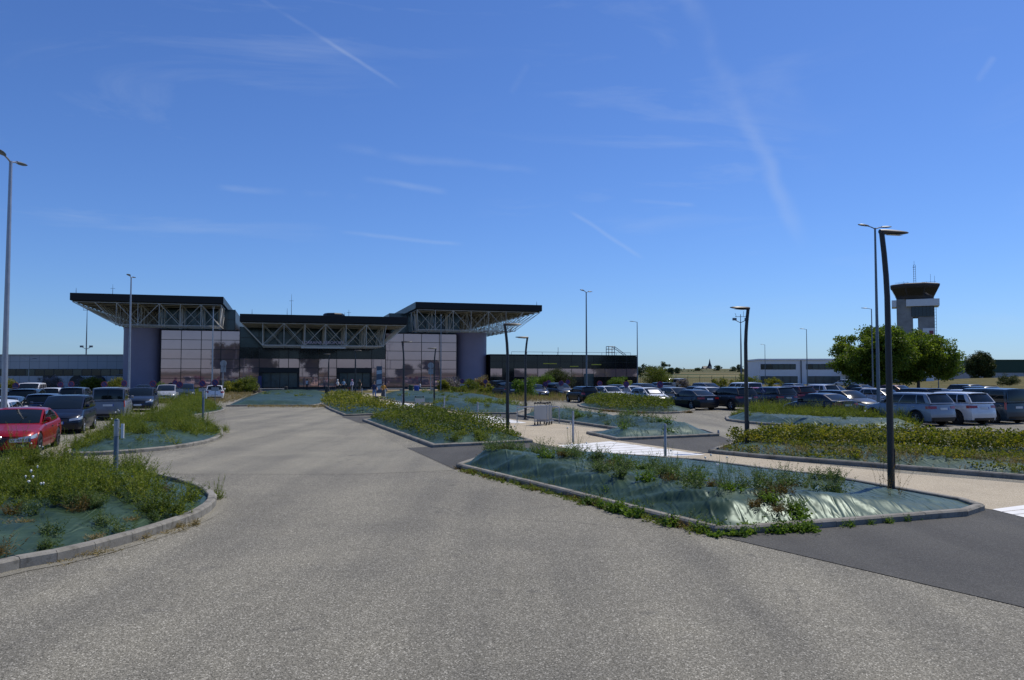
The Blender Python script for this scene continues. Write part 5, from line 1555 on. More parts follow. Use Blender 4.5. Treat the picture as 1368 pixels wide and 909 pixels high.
# ------------------------------------------------------------------ trees and shrubs
tree('broadleaf_tree', 'big leafy tree left of the tall grey lamp, wider of the pair before the tower', *xd(1163, 116), 9.7, 5.7, 4.5, 2.2, M['tree'], 340, 190, .34, 1.1, 'pair of big trees in the car park', 21, -.9, nl=11, spread=.5)
tree('broadleaf_tree', 'big leafy tree right of the charcoal lamp, directly below the control tower', *xd(1226, 120), 9.7, 5.7, 4.5, 2.2, M['tree'], 320, 190, .34, 1.1, 'pair of big trees in the car park', 36, -.9, nl=10, spread=.5)
tree('round_tree', 'dark round crowned tree before the green hangar', *xd(1305, 214), 8.2, 3.6, 4.1, .7, M['tree_dark'], 330, 160, .36, .95, None, 8, -1.0, 0.5)
ft = [(855, 520, 9, 7, 'dense dark tree on the horizon touching the low black wing'), (866, 560, 8, 6, 'dark tree on the horizon just right of the low black wing'), (874, 640, 7.5, 4, 'slim dark tree on the horizon beside the pale house'), (887, 600, 12, 8, 'tallest broad tree on the horizon above the parked white vans'),
      (896, 640, 8, 6, 'low tree adjoining the tallest broad tree on the horizon'), (904, 700, 7.5, 6, 'rounded tree on the horizon right of the tallest one'), (931, 900, 7, 8, 'wide low tree line clump left of the church spire'), (959, 900, 9, 8, 'single round tree right of the church spire'),
      (979, 850, 8.5, 8, 'round tree on the horizon left of the slender mast'), (988, 800, 9.5, 9, 'broad tree on the horizon behind the slender mast'), (1002, 640, 12, 3.0, 'slim poplar on the horizon left of the office'), (1008, 640, 11, 4.5, 'dark poplar close to the left end of the office'), (1011, 600, 12, 4.0, 'dark tree touching the left end of the office')]
for k, (px, D, h, w, lab) in enumerate(ft):
    t_ = max(0, min(1, (D - 300) / 1200)); zb_ = t_ * t_ * (3 - 2 * t_) * 9
    tree('distant_tree', lab, *xd(px, D), h, w / 2 * 1.15, h * .46, h * .2, M['tree_far'], 26, 60, 1.0, 1.3, 'trees on the horizon', 100 + k, -.9, zb_ - .3)
# far hedge line along the horizon (one mass)
r_ = np.random.default_rng(77)
P_ = []
for k in range(9000):
    px = r_.uniform(-400, 1700); D = r_.uniform(820, 1150); t_ = (D - 300) / 1200; zb_ = t_ * t_ * (3 - 2 * t_) * 9.5
    P_.append((*xd(px, D), zb_ + 3.2 * r_.random() ** 1.5 * (.6 + .5 * math.sin(px * .05))))
P_ = np.array(P_)
V = leaf_quads(P_, r_.normal(size=P_.shape), r_.uniform(1.6, 3.4, len(P_)), r_.uniform(1.2, 2.4, len(P_)), r_)
tag(link_quads('far_woodland', V, M['tree_far']), 'low dark belt of hedges and woods along the horizon', 'woodland', kind='stuff')
# trees that stand behind the photographer and show only as dark shapes in the mirrored glazing
for k, (x_, y_, h, w, lab) in enumerate([(-2, -62, 19, 12, 'tall dark tree mirrored in the left glazed wall'), (11, -66, 17.5, 8.5, 'tall dark tree mirrored at the left end of the entrance glazing'), (34, -66, 18, 9, 'tall dark tree mirrored between the two entrances'), (94, -70, 10, 9, 'low dark tree mirrored in the right glazed wall'), (80, -68, 7.5, 8, 'wide dark tree mirrored beside the lamp in the right glazed wall')]):
    tree('mirrored_tree', lab, x_, y_, h, w / 2, h * .46, h * .1, M['tree_dark'], 110, 80, 1.0, 1.6, 'trees seen only in the mirrored glazing', 300 + k, -.95)

shrub('bright yellow shrub at the left end of the sheeted ridges', 311, 103, 3.6, 1.6, M['ivy'], 1)
shrub('green shrub between the yellow shrub and the grey green bush', 321, 105, 2.4, 1.9, M['bright'], 2)
shrub('large grey green bush before the left entrance', 332, 104, 3.4, 2.3, M['broom'], 3)
shrub('pale lilac tipped bush right of the grey green bush', 342, 106, 2.0, 1.6, M['lilac'], 4)
shrub('small green bush against the left pink glazing', 224 + 0, 96, 2.0, 2.0, M['bright'], 5)
shrub('yellow flowering bush behind the navy people carrier', 70, 120, 4, 2.2, M['lilac'], 6)
shrub('yellow flowering bush left of the round doorway', 128, 126, 4.2, 2.3, M['ivy'], 7)
shrub('lilac bush at the foot of the left round tower', 115, 130, 3.2, 2.6, M['lilac'], 8)
shrub('yellow green bush beside the left round tower', 158, 118, 2.8, 2.2, M['ivy'], 9)
shrub('tall grey green bush below the right glazed wall', 603, 108, 3.0, 2.3, M['lilac'], 10)
shrub('olive bush left of the tall grey green bush', 594, 106, 1.6, 1.8, M['ivy'], 11)
shrub('olive bush before the right round tower', 626, 104, 2.8, 1.9, M['broom'], 12)
shrub('straw coloured bush at the right edge of the right round tower', 642, 107, 2.4, 2.4, M['dry'], 13)
shrub('low yellow green bush left of the dark four by four', 648, 93, 3.2, 1.3, M['ivy'], 14)
shrub('low olive bush at the foot of the right round tower', 617, 98, 2.2, 1.2, M['broom'], 15)
shrub('tall green weed bush left of the dark grey hatchback', 702, 80, 2.3, 2.3, M['bright'], 16, n=34)
shrub('round green bush against the low black wing beside its doorway', 726, 132, 3.4, 3.0, M['bright'], 17)
shrub('large dark bush before the low black wing', 743, 137, 5.2, 3.6, M['tree_dark'], 18, n=50)
shrub('small bush at the low black wing above the white hatchback', 827, 136, 4.0, 2.2, M['bright'], 19)
shrub('round dark bush by the white vans at the fence', 879, 142, 4.6, 4.0, M['broom'], 20, n=40)
shrub('lilac bush right of the parked white vans', 915, 146, 3.0, 1.9, M['lilac'], 21)
shrub('yellow bush before the airfield fence', 963, 126, 3.8, 1.8, M['ivy'], 22)
shrub('green bush under the slender mast', 999, 128, 5.0, 2.4, M['broom'], 23)
shrub('pale bush at the left foot of the office', 1030, 150, 4.0, 1.8, M['ivy'], 24)
shrub('dark round bush on the dry grass bank', 1343, 150, 4.0, 2.4, M['tree_dark'], 25, base=.3)
shrub('yellow green bush at the left edge behind the tall lamp', 3, 92, 3, 2.2, M['ivy'], 26)

# ------------------------------------------------------------------ lamps
def black_lamp(bx, by, top, dirn, label, D=None):
    x, y = gp(bx, by) if by else xd(bx, D)
    h = CAM_Z + (501 - top) / FPX * y
    root = empty('charcoal_street_lamp', (x, y, 0), 0, label, 'street lamp', 'charcoal street lamps along the footpath')
    vx, vy = QDIR[0] * dirn, QDIR[1] * dirn
    mb = MB()
    pts, rad = [], []
    for k in range(13):
        t = k / 12; 
        bend = -.12 * max(0, (t - .72) / .28) ** 1.8
        pts.append((vx * bend, vy * bend, .02 + (h - .08) * t)); rad.append(lerp(.075, .054, t))
    mb.tube(pts, rad, 12)
    mb.build('pole', M['lamp_black'], root, smooth=True)
    mb = MB(); mb.box(-.16, .16, -.16, .16, 0, .025); mb.lathe([(.10, .02), (.10, .09), (.075, .11)], 12); mb.build('base_plate', M['lamp_black'], root)
    # flat tapering head
    mb = MB()
    ctr = Vector((vx * -.17, vy * -.17, h - .05)); d = Vector((vx, vy, 0.02)).normalized(); sd = Vector((-vy, vx, 0)).normalized()
    prof = [(0, .045, .05), (.10, .07, .055), (.25, .10, .055), (.5, .115, .045), (.68, .095, .03), (.76, .05, .015)]
    n = 10
    for (u, w, t) in prof:
        for k in range(n):
            a = 2 * math.pi * k / n
            mb.v.append(tuple(ctr + d * u + sd * (w * math.cos(a)) + Vector((0, 0, t * math.sin(a)))))
    for i in range(len(prof) - 1):
        for k in range(n): mb.f.append((i * n + k, i * n + (k + 1) % n, (i + 1) * n + (k + 1) % n, (i + 1) * n + k)); mb.m.append(0)
    mb.f.append(tuple(range(n))[::-1]); mb.m.append(0); mb.f.append(tuple(range((len(prof) - 1) * n, len(prof) * n))); mb.m.append(0)
    hd = mb.build('lamp_head', M['lamp_black'], root, smooth=True, fixn=True)
    mb = MB(); mb.v += [tuple(ctr + d * u + sd * w + Vector((0, 0, -.058))) for u, w in ((.2, -.07), (.2, .07), (.6, .06), (.6, -.06))]; mb.f.append((0, 1, 2, 3)); mb.m.append(0)
    mb.build('lamp_glass', M['lampglass'], hd)
    mb = MB(); mb.box(.062, .076, -.045, .045, .55, .95); mb.build('service_door', M['lamp_black'], root)
    return root
black_lamp(1191, 660, 306, 1, 'largest charcoal lamp post, standing on the front right bed')
black_lamp(998, 600, 410, -1, 'charcoal lamp post standing in the hedge of the right bed')
black_lamp(678, 585, 432, 1, 'charcoal lamp post at the near corner of the middle bed')
black_lamp(702, 561, 450, -1, 'charcoal lamp post beside the luggage trolleys')
black_lamp(539, 549.5, 456, 1, 'charcoal lamp post behind the middle bed left of the pale trolley panel')
black_lamp(580, 541.5, 465, -1, 'charcoal lamp post beside the black bin on the right of the footpath')
black_lamp(474.6, 533.5, 468, 1, 'charcoal lamp post before the right entrance doors')
black_lamp(438.5, 531, 473, -1, 'charcoal lamp post between the two terminal entrances')

def tall_lamp(px, D, top, ang, label, heads=2, mat='galv', r0=.10, cat='street lamp', boxes=False):
    x, y = xd(px, D); h = zat(top, D)
    root = empty('tall_lamp_post', (x, y, 0), ang, label, cat, 'tall grey lamp posts of the car park')
    mb = MB(); mb.tube([(0, 0, 0), (0, 0, h * .5), (0, 0, h - .15)], [r0, r0 * .78, r0 * .5], 12); mb.build('pole', M[mat], root, smooth=True)
    mb = MB(); mb.lathe([(.2, 0), (.2, .03), (r0 * 1.4, .05), (r0 * 1.3, .25), (r0, .3)], 12); mb.build('base_plate', M[mat], root)
    mb = MB(); mb.box(r0 - .01, r0 + .012, -.05, .05, .6, 1.1); mb.build('service_door', M[mat], root)
    for sgn in ((1, -1) if heads == 2 else (1,)):
        mb = MB(); mb.tube([(0, 0, h - .2), (sgn * .25, 0, h - .12), (sgn * .55, 0, h - .06)], .03, 8); a_ = mb.build('arm', M[mat], root, smooth=True)
        mb = MB()
        prof = [(.45, .05, .035), (.60, .11, .05), (.85, .15, .05), (1.05, .13, .035), (1.16, .05, .012)]
        n = 10
        for (u, w, t) in prof:
            for k in range(n):
                a = 2 * math.pi * k / n
                mb.v.append((sgn * u, w * math.cos(a), h - .06 + .06 * (u - .45) + t * math.sin(a)))
        for i in range(len(prof) - 1):
            for k in range(n): mb.f.append((i * n + k, i * n + (k + 1) % n, (i + 1) * n + (k + 1) % n, (i + 1) * n + k)); mb.m.append(0)
        mb.f.append(tuple(range(n))[::-1]); mb.m.append(0); mb.f.append(tuple(range((len(prof) - 1) * n, len(prof) * n))); mb.m.append(0)
        mb.build('lamp_head', M['galv_blue'], root, smooth=True, fixn=True)
    return root
tall_lamp(7, 28.5, 207, 1.72, 'tallest looking grey lamp post at the left edge behind the red saloon', r0=.11)
tall_lamp(173, 63, 368, 1.8, 'tall grey lamp post before the left round tower')
tall_lamp(1172.5, 43, 300, .35, 'tall grey lamp post with twin heads before the big trees', mat='galv_blue')
tall_lamp(783.5, 75, 388, 1.0, 'tall grey lamp post before the low black wing doorway', mat='galv_blue')
tall_lamp(851.5, 118, 429, 2.9, 'tall lamp post at the right end of the low black wing', 1, mat='galv_blue')
tall_lamp(1078, 138, 439, 2.9, 'tall lamp post before the office emblem', 1, mat='galv_blue')
tall_lamp(1022, 205, 460, 2.9, 'thin lamp post before the left end of the office', 1, mat='galv_blue')
tall_lamp(1165.5, 94, 411, 2.8, 'tall lamp post half hidden behind the nearer twin headed lamp', 1, mat='galv_blue')
tall_lamp(284, 93, 411, 1.95, 'tall grey pole before the left pink glazing')
tall_lamp(589, 105, 421, 1.68, 'tall grey pole before the right pink glazing', mat='galv_blue')
tall_lamp(1253, 150, 447, 2.9, 'short curved lamp post right of the control tower', 1, mat='galv_blue', r0=.09)
tall_lamp(39, 122, 479, .2, 'small twin lamp post before the blue grey wing', mat='galv', r0=.06)
def mast(px, D, top, label, mid):
    x, y = xd(px, D); h = zat(top, D)
    root = empty('floodlight_mast', (x, y, 0), 0, label, 'mast')
    mb = MB(); mb.tube([(0, 0, 0), (0, 0, h * .6), (0, 0, h)], [.16, .12, .05], 8); mb.build('pole', M['galv_blue'], root, smooth=True)
    zm = zat(mid, D)
    for s in (-1, 1):
        mb = MB(); mb.bar((0, 0, zm - .3), (s * 1.0, 0, zm + .2), .06, 6); mb.box(s * 1.0 - .3, s * 1.0 + .3, -.2, .2, zm + .1, zm + .5); mb.build('floodlight', M['galv_blue'], root)
    mb = MB(); mb.bar((-.9, 0, h - .4), (.9, 0, h - .4), .04, 5); mb.bar((.5, 0, h - .4), (.5, 0, h + .5), .03, 5); mb.bar((-.7, 0, h - .4), (-.9, 0, h + .2), .03, 5); mb.build('wind_vane', M['galv_blue'], root)
mast(115, 168, 412, 'slender floodlight mast rising behind the blue grey wing', 465)
mast(990, 130, 420, 'slender mast with weather instruments left of the hedge lamp', 429)

# ------------------------------------------------------------------ posts and signs
def post_bollard(px, base, top, label):
    x, y = gp(px, base); h = CAM_Z + (501 - top) / FPX * y
    root = empty('bollard', (x, y, 0.1), 0, label, 'bollard', 'grey reflector posts in the left beds')
    h -= .1
    mb = MB(); mb.lathe([(.052, -.2), (.052, h - .02), (.045, h)], 16); mb.build('post', M['galv_blue'], root, smooth=True)
    mb = MB(); mb.lathe([(.056, h - .34), (.056, h - .04)], 16); mb.lathe([(.057, h - .37), (.057, h - .345)], 16); mb.build('reflector_band', M['galv'], root, smooth=True)
    mb = MB(); mb.box(.10, .165, -.012, .012, h - .42, h - .10); mb.bar((.03, 0, h - .2), (.11, 0, h - .2), .012, 5); mb.build('notice_plate', M['white'], root)
post_bollard(154, 652, 560, 'grey reflector post with a white plate in the front left bed')
post_bollard(271, 570, 521, 'grey reflector post with a white plate in the second left bed')
def slim_bollard(px, base, top, label):
    x, y = gp(px, base); h = CAM_Z + (501 - top) / FPX * y
    root = empty('slim_bollard', (x, y, 0), 0, label, 'bollard', 'slim pale grey bollards along the footpath')
    mb = MB(); mb.lathe([(.055, 0), (.055, .015), (.04, .02), (.04, h - .012), (.033, h)], 14); mb.build('post', M['bollard'], root, smooth=True)
    mb = MB(); mb.lathe([(.0415, h - .16), (.0415, h - .06)], 14); mb.build('reflector_band', M['signback'], root, smooth=True)
slim_bollard(889, 613.5, 566, 'slim pale bollard at the near end of the zebra crossing')
slim_bollard(765.6, 592, 549, 'slim pale bollard at the far corner of the zebra crossing')
slim_bollard(638, 566, 537, 'slim pale bollard before the sheeted bed by the tower')
slim_bollard(593.5, 555.5, 530, 'slim pale bollard right beside the black bin on the footpath')
slim_bollard(537, 549, 527, 'slim pale bollard just left of the middle charcoal lamp')
slim_bollard(514.6, 540, 521, 'slim pale bollard beside the person in mustard')
slim_bollard(483.5, 534, 518.5, 'slim pale bollard right of the dress wearing person')
slim_bollard(470.3, 530.5, 516.5, 'slim pale bollard before the person with pink hair covering')
slim_bollard(959.8, 583, 574.5, 'short pale marker at the tip of the trolley bed')

def noparking(px, zy, D, label, facing=0.0, plate=True, back=False):
    x, y = xd(px, D); z = zat(zy, D)
    root = empty('no_parking_sign', (x, y, 0), facing, label, 'road sign', 'no parking signs')
    mb = MB(); mb.bar((0, .03, 0), (0, .03, z + .28), .03, 8); mb.build('post', M['galv_blue'], root)
    mb = MB(); mb.lathe([(.285, -.012), (.285, .012)], 28, (0, 0, z), 'y'); d = mb.build('disc', M['signred'], root, fixn=True)
    mb = MB(); mb.lathe([(.222, -.018), (.222, -.0125)], 28, (0, 0, z), 'y'); mb.build('disc_centre', M['signblue'], d, fixn=True)
    mb = MB()
    c, s = math.cos(R(45)), math.sin(R(45))
    mb.v += [(px_ * c - pz * s, -.021, z + px_ * s + pz * c) for px_, pz in ((-.225, -.022), (.225, -.022), (.225, .022), (-.225, .022))]
    mb.v = [(-a, b, zz) for a, b, zz in mb.v]
    mb.f.append((0, 1, 2, 3)); mb.m.append(0); mb.build('slash', M['signred'], d)
    if plate:
        mb = MB(); mb.box(-.3, .3, -.012, .012, z - .66, z - .38); mb.build('sub_plate', M['signback'], root, bevel=.004)
sg = [(22, 516, 62, 'no parking sign at the far left before the blue grey wing'), (81.5, 514, 84, 'no parking sign left of the brighter rimmed one by the round doorways'), (96, 513.7, 72, 'no parking sign with a bright lit rim at the left round doorway'),
      (140, 514, 70, 'no parking sign right above the grey van'), (166.5, 512.5, 76, 'no parking sign beside the pole of the left round tower'), (205, 513, 70, 'no parking sign before the silver people carrier'),
      (234.5, 511.5, 80, 'rear one of two overlapping no parking signs before the left pink glazing'), (240.5, 514, 70, 'front one of two overlapping no parking signs before the left pink glazing'), (271, 512.7, 66, 'no parking sign above the second reflector post'),
      (288, 511.5, 63, 'no parking sign before the white hatchback standing alone'), (617.5, 509.5, 100, 'no parking sign at the left of the right round tower'), (648.5, 510, 98, 'no parking sign at the right edge of the right round tower'),
      (698, 511.5, 90, 'no parking sign left of the trolley lamp'), (705.5, 511, 96, 'no parking sign right of the trolley lamp'), (728.5, 513.5, 86, 'front one of two overlapping signs at the round green bush'), (733, 511, 95, 'rear one of two overlapping signs at the round green bush'),
      (749.5, 512, 86, 'no parking sign above the slate people carrier by the doorway'), (758.5, 510.5, 94, 'no parking sign with a bright glint beside the black hatchback'), (801, 512.5, 80, 'no parking sign above the pale silver hatchback'),
      (836.5, 513.5, 72, 'no parking sign beside the yellow box at the low black wing'), (881.5, 513.8, 70, 'no parking sign above the row below the white vans')]
for px, zy, D, lab in sg: noparking(px, zy, D, lab, random.uniform(-.25, .25), random.random() < .7)
def parking_sign(px, zy, D, label):
    x, y = xd(px, D); z = zat(zy, D)
    k_ = .62; zz = z; z = zz / k_
    root = empty('disabled_parking_sign', (x, y, 0), 0, label, 'road sign')
    mb = MB(); mb.bar((0, .03, 0), (0, .03, z + .2), .035, 8); mb.build('post', M['galv_blue'], root)
    mb = MB(); mb.box(-.27, .27, -.012, .012, z - .27, z + .27); p = mb.build('panel', M['signblue'], root, bevel=.02)
    root.scale = (k_, k_, k_)
    # white wheelchair figure
    mb = MB()
    mb.lathe([(.035, -.02), (.035, -.014)], 12, (-.04, 0, z + .17), 'y')
    mb.bar((-.04, -.016, z + .12), (-.02, -.016, z - .02), .022, 5); mb.bar((-.02, -.016, z - .02), (.09, -.016, z - .03), .02, 5); mb.bar((.09, -.016, z - .03), (.14, -.016, z - .17), .02, 5)
    ring_ = [(-.03 + .12 * math.cos(a), -.016, z - .08 + .12 * math.sin(a)) for a in np.linspace(2.2, 5.9, 12)]
    mb.tube(ring_, .014, 5); mb.build('wheelchair_symbol', M['white'], p, fixn=True)
parking_sign(1019, 521.5, 49, 'blue disabled parking sign above the grassy bed')
def back_sign(px, D, y_disc, y_sq, label):
    x, y = xd(px, D); z1, z2 = zat(y_disc, D), zat(y_sq, D)
    root = empty('road_sign_back', (x, y, 0), 0, label, 'road sign')
    mb = MB(); mb.bar((0, -.04, 0), (0, -.04, z1 + .35), .045, 8); mb.build('post', M['galv'], root)
    mb = MB(); mb.lathe([(.40, -.01), (.40, .01)], 24, (0, .02, z1), 'y'); mb.build('disc', M['signback'], root, fixn=True)
    mb = MB(); mb.box(-.32, .32, .01, .03, z2 - .35, z2 + .35); mb.build('panel', M['signback'], root)
back_sign(575.6, 103, 488.5, 496.5, 'grey back of a round sign on a post before the right pink glazing')
back_sign(298.5, 94, 486, 493.5, 'grey back of a round sign on a post before the left mirrored trees')

# ------------------------------------------------------------------ forecourt furniture
tot = empty('information_totem', (*xd(506.8, 108), 0), .1, 'tall navy totem with a pale picture before the right entrance', 'totem')
h = zat(489.5, 108)
mb = MB(); mb.box(-.38, .38, -.14, .14, .0, h); mb.build('panel', M['totem'], tot, bevel=.02)
for (z0, z1) in ((.45, .95), (1.15, 1.75), (2.5, 3.0)):
    mb = MB(); mb.poly([(-.34, -.146, z0 * h / 3.6), (.34, -.146, z0 * h / 3.6 + .12), (.34, -.146, z1 * h / 3.6 + .1), (-.34, -.146, z1 * h / 3.6)]); mb.build('picture', M['totem_pale'], tot)
def litter_bin(px, base, top, w, mat, label, D=None):
    x, y = gp(px, base); hh = CAM_Z + (501 - top) / FPX * y
    root = empty('litter_bin', (x, y, 0), 0, label, 'litter bin')
    mb = MB(); mb.lathe([(w * .42, 0), (w * .5, .05), (w * .5, hh * .86)], 18); mb.build('body', M[mat], root, smooth=True)
    mb = MB(); mb.lathe([(w * .53, hh * .87), (w * .53, hh * .93), (w * .35, hh)], 18); mb.build('lid', M[mat], root, smooth=True)
litter_bin(501.6, 541.5, 529, .5, 'plastic', 'black litter bin before the person in the navy top')
litter_bin(437, 527.5, 516, .55, 'plastic', 'black litter bin below the lamp between the entrances')
litter_bin(588.5, 556, 543.5, .6, 'plastic', 'black litter bin beside the slim bollard on the right of the path')
litter_bin(549, 523, 514.5, .7, 'hangar_green', 'dark green litter bin left of the blue bin')
litter_bin(556.5, 522.5, 515.5, .8, 'bluebin', 'blue bin at the foot of the right pink glazing')
litter_bin(382, 524, 516.5, .5, 'plastic', 'black litter bin right of the stone bench')
def bench(px, D, w, label, mat='stone'):
    x, y = xd(px, D)
    root = empty('stone_bench', (x, y, 0), TERM_ROT, label, 'bench')
    mb = MB(); mb.box(-w / 2, w / 2, -.25, .25, .40, .5); mb.build('seat', M[mat], root, bevel=.02)
    for s in (-1, 1):
        mb = MB(); mb.box(s * (w / 2 - .35) - .2, s * (w / 2 - .35) + .2, -.22, .22, 0, .398); mb.build('leg', M[mat], root, bevel=.02)
bench(362, 116, 4.4, 'long stone bench before the left entrance doors')
bench(563, 124, 4.2, 'stone bench under the right pink glazing where a person sits')
bench(526, 118, 3.0, 'short stone bench right of the totem')
mb = MB(); mb.box(-.28, .28, -.03, .03, 0, 1.9); o = mb.build('blue_notice_panel', M['signblue'], None, bevel=.01); o.location = (*xd(347.5, 126), .4)
tag(o, 'small blue notice panel beside the left entrance', 'notice')

def trolley(x, y, rz, label, group, pale=True):
    root = empty('luggage_trolley', (x, y, 0), rz, label, 'luggage trolley', group)
    mb = MB(); mb.box(-.30, .30, -.02, .02, .30, .98); mb.build('panel', M['lampglass'] if pale else M['signback'], root, bevel=.015)
    mb = MB()
    for s in (-1, 1):
        mb.tube([(s * .31, .0, .18), (s * .31, 0, .6), (s * .30, .02, 1.0), (s * .28, -.10, 1.08)], .016, 8)
        mb.tube([(s * .29, .0, .2), (s * .27, .6, .18), (s * .12, .95, .2)], .016, 8)
    mb.bar((-.29, .3, .2), (.29, .3, .2), .014, 6); mb.bar((-.29, 0, .25), (.29, 0, .25), .014, 6); mb.bar((-.12, .95, .2), (.12, .95, .2), .014, 6)
    mb.build('frame', M['galv'], root, smooth=True)
    mb = MB(); mb.tube([(-.30, -.11, 1.08), (-.12, -.12, 1.1), (.12, -.12, 1.1), (.30, -.11, 1.08)], .022, 8); mb.lathe([(.04, -.04), (.05, 0), (.04, .04)], 10, (-.24, -.12, 1.11), 'x'); mb.lathe([(.04, -.04), (.05, 0), (.04, .04)], 10, (.24, -.12, 1.11), 'x')
    mb.build('handle', M['plastic'], root, smooth=True, fixn=True)
    for (a, b) in ((-.29, .02), (.29, .02), (0, .92)):
        mb = MB(); mb.lathe([(.05, -.02), (.085, -.02), (.085, .02), (.05, .02)], 14, (a, b, .085), 'x'); mb.build('wheel', M['rubber'], root, smooth=True, fixn=True)
        
tx, ty = gp(722, 569)
for k, (dx, dy) in enumerate(((0, 0), (.16, .42), (.30, .85))):
    trolley(tx + dx, ty + dy, -.25, ['nearest of the nested luggage trolleys with a pale panel', 'middle one of the nested luggage trolleys', 'rearmost of the nested luggage trolleys before the rail'][k], 'nested luggage trolleys right of the path')
tx, ty = gp(560.5, 553.5); trolley(tx, ty, .0, 'single luggage trolley with a pale panel behind the middle bed', 'trolley behind the middle bed')
tx, ty = gp(455, 533.5)
trolley(tx - .3, ty, .2, 'left of two luggage trolleys standing before the right entrance', 'trolleys before the right entrance', False); trolley(tx + .45, ty + .1, .2, 'right of two luggage trolleys standing before the right entrance', 'trolleys before the right entrance')
rl = empty('trolley_rail', (*gp(747, 566), 0), -.2, 'low pale tubular rail beside the nested luggage trolleys', 'railing')
mb = MB(); mb.tube([(-2.2, 0, .82), (-.1, 0, .86), (-.02, 0, .84), (0, 0, .75), (0, 0, 0)], .035, 8); mb.build('top_rail', M['galv'], rl, smooth=True)
mb = MB(); mb.bar((-2.2, 0, 0), (-2.2, 0, .82), .03, 8); mb.build('post', M['galv'], rl)
mb = MB(); mb.bar((-1.1, 0, 0), (-1.1, 0, .84), .02, 8); mb.build('post', M['galv'], rl)
yb = MB(); yb.box(-.4, .4, -.3, .3, .0, 1.5); o = yb.build('yellow_letter_box', M['yellow'], None, bevel=.06); o.location = (*xd(841, 138), 0); tag(o, 'yellow box standing at the foot of the low black wing', 'box')

# ------------------------------------------------------------------ people
def person(px, D, face, label, shirt, legs, hair, skirt=False, seated=False, stride=.16, long_sleeve=False, bare_legs=False, base=0.0, arm_bend=.3, bag=None, lift=None):
    """one continuous skinned body; hair and bags are children"""
    k = 1.03
    V, E, Rd = [], [], []
    def add(p, r, par=None):
        V.append(tuple(c * k for c in p)); Rd.append(r * k)
        if par is not None: E.append((par, len(V) - 1))
        return len(V) - 1
    hipz = .50 if seated else .94
    pel = add((0, 0, hipz), .135); wa = add((0, .0, hipz + .17), .125, pel); ch = add((0, .01, hipz + .36), .15, wa); nk0 = add((0, .02, hipz + .50), .09, ch); nk = add((0, .0, hipz + .57), .055, nk0)
    h1 = add((0, -.01, hipz + .66), .085, nk); h2 = add((0, -.005, hipz + .75), .092, h1); add((0, .005, hipz + .82), .06, h2); add((0, -.085, hipz + .685), .022, h1)
    for s in (-1, 1):
        if seated:
            hp = add((s * .10, -.05, hipz - .02), .095, pel); kn = add((s * .12, -.42, hipz + .0), .066, hp); an = add((s * .12, -.46, .09), .042, kn); add((s * .12, -.62, .04), .038, an)
        else:
            o = s * stride
            hp = add((s * .095, 0, hipz - .07), .098, pel); kn = add((s * .10, -o * .5 - .03, .50), .064, hp); an = add((s * .10, -o * .9 + .02, .09 + (.05 if o < 0 else 0)), .040, kn); add((s * .11, -o * .9 - .14, .04 + (.01 if o < 0 else 0)), .036, an)
        sh = add((s * .19, .015, hipz + .45), .062, nk0)
        el = add((s * .25, .03 - s * stride * .4, hipz + .20), .044, sh)
        wr = add((s * .24, -.10 - arm_bend * .25 - s * stride * .6, hipz - .02 + arm_bend * .25), .032, el)
        hd = add((s * .235, -.15 - arm_bend * .3 - s * stride * .6, hipz - .09 + arm_bend * .28), .034, wr); add((s * .225, -.19 - arm_bend * .3 - s * stride * .6, hipz - .15 + arm_bend * .29), .016, hd); add((s * .20, -.18 - arm_bend * .3 - s * stride * .6, hipz - .08 + arm_bend * .28), .014, hd)
    me = bpy.data.meshes.new('person'); me.from_pydata(V, E, [])
    o = bpy.data.objects.new('person', me); COL.objects.link(o)
    sk = o.modifiers.new('Skin', 'SKIN'); ss = o.modifiers.new('Sub', 'SUBSURF'); ss.levels = 1; ss.render_levels = 1
    for i, sv in enumerate(me.skin_vertices[0].data): sv.radius = (Rd[i], Rd[i]); sv.use_root = (i == 0)
    bpy.context.view_layer.update()
    m2 = bpy.data.meshes.new_from_object(o.evaluated_get(bpy.context.evaluated_depsgraph_get()))
    bpy.data.objects.remove(o)
    m2.name = 'person'
    m2.materials.clear()
    for m_ in (M['skin'], shirt, legs, M['plastic']): m2.materials.append(m_)
    for f in m2.polygons:
        x_, y_, z_ = f.center / k
        if z_ > hipz + .535: mi = 0
        elif z_ < .075: mi = 3
        elif abs(x_) > .205 and z_ < hipz + (.0 if long_sleeve else .26): mi = 0
        elif z_ > hipz + .04: mi = 1
        else: mi = 0 if (bare_legs and z_ < .52) else 2
        f.material_index = mi; f.use_smooth = True
    o = link('person', m2)
    x, y = xd(px, D)
    o.location = (x, y, base); o.rotation_euler = (0, 0, face)
    tag(o, label, 'person')
    mb = MB()
    prof = [(.005, .135), (.06, .12), (.095, .075), (.105, .02), (.10, -.04), (.085, -.10)]
    mb.lathe([(a * k, b * k) for a, b in prof][::-1], 14, (0, .022 * k, (hipz + .74) * k))
    hm = mb.build('hair', hair, o, smooth=True)
    hm.scale = (1, 1, 1)
    if skirt:
        mb = MB(); mb.lathe([(.23, .52), (.20, .75), (.155, 1.0), (.14, 1.12)], 16); mb.build('skirt', legs, o, smooth=True)
    if bag == 'backpack':
        mb = MB(); mb.box(-.16, .16, .12, .30, 1.02, 1.42); mb.build('backpack', cloth('maroon_bag', (.12, .02, .03)), o, bevel=.05)
    return o
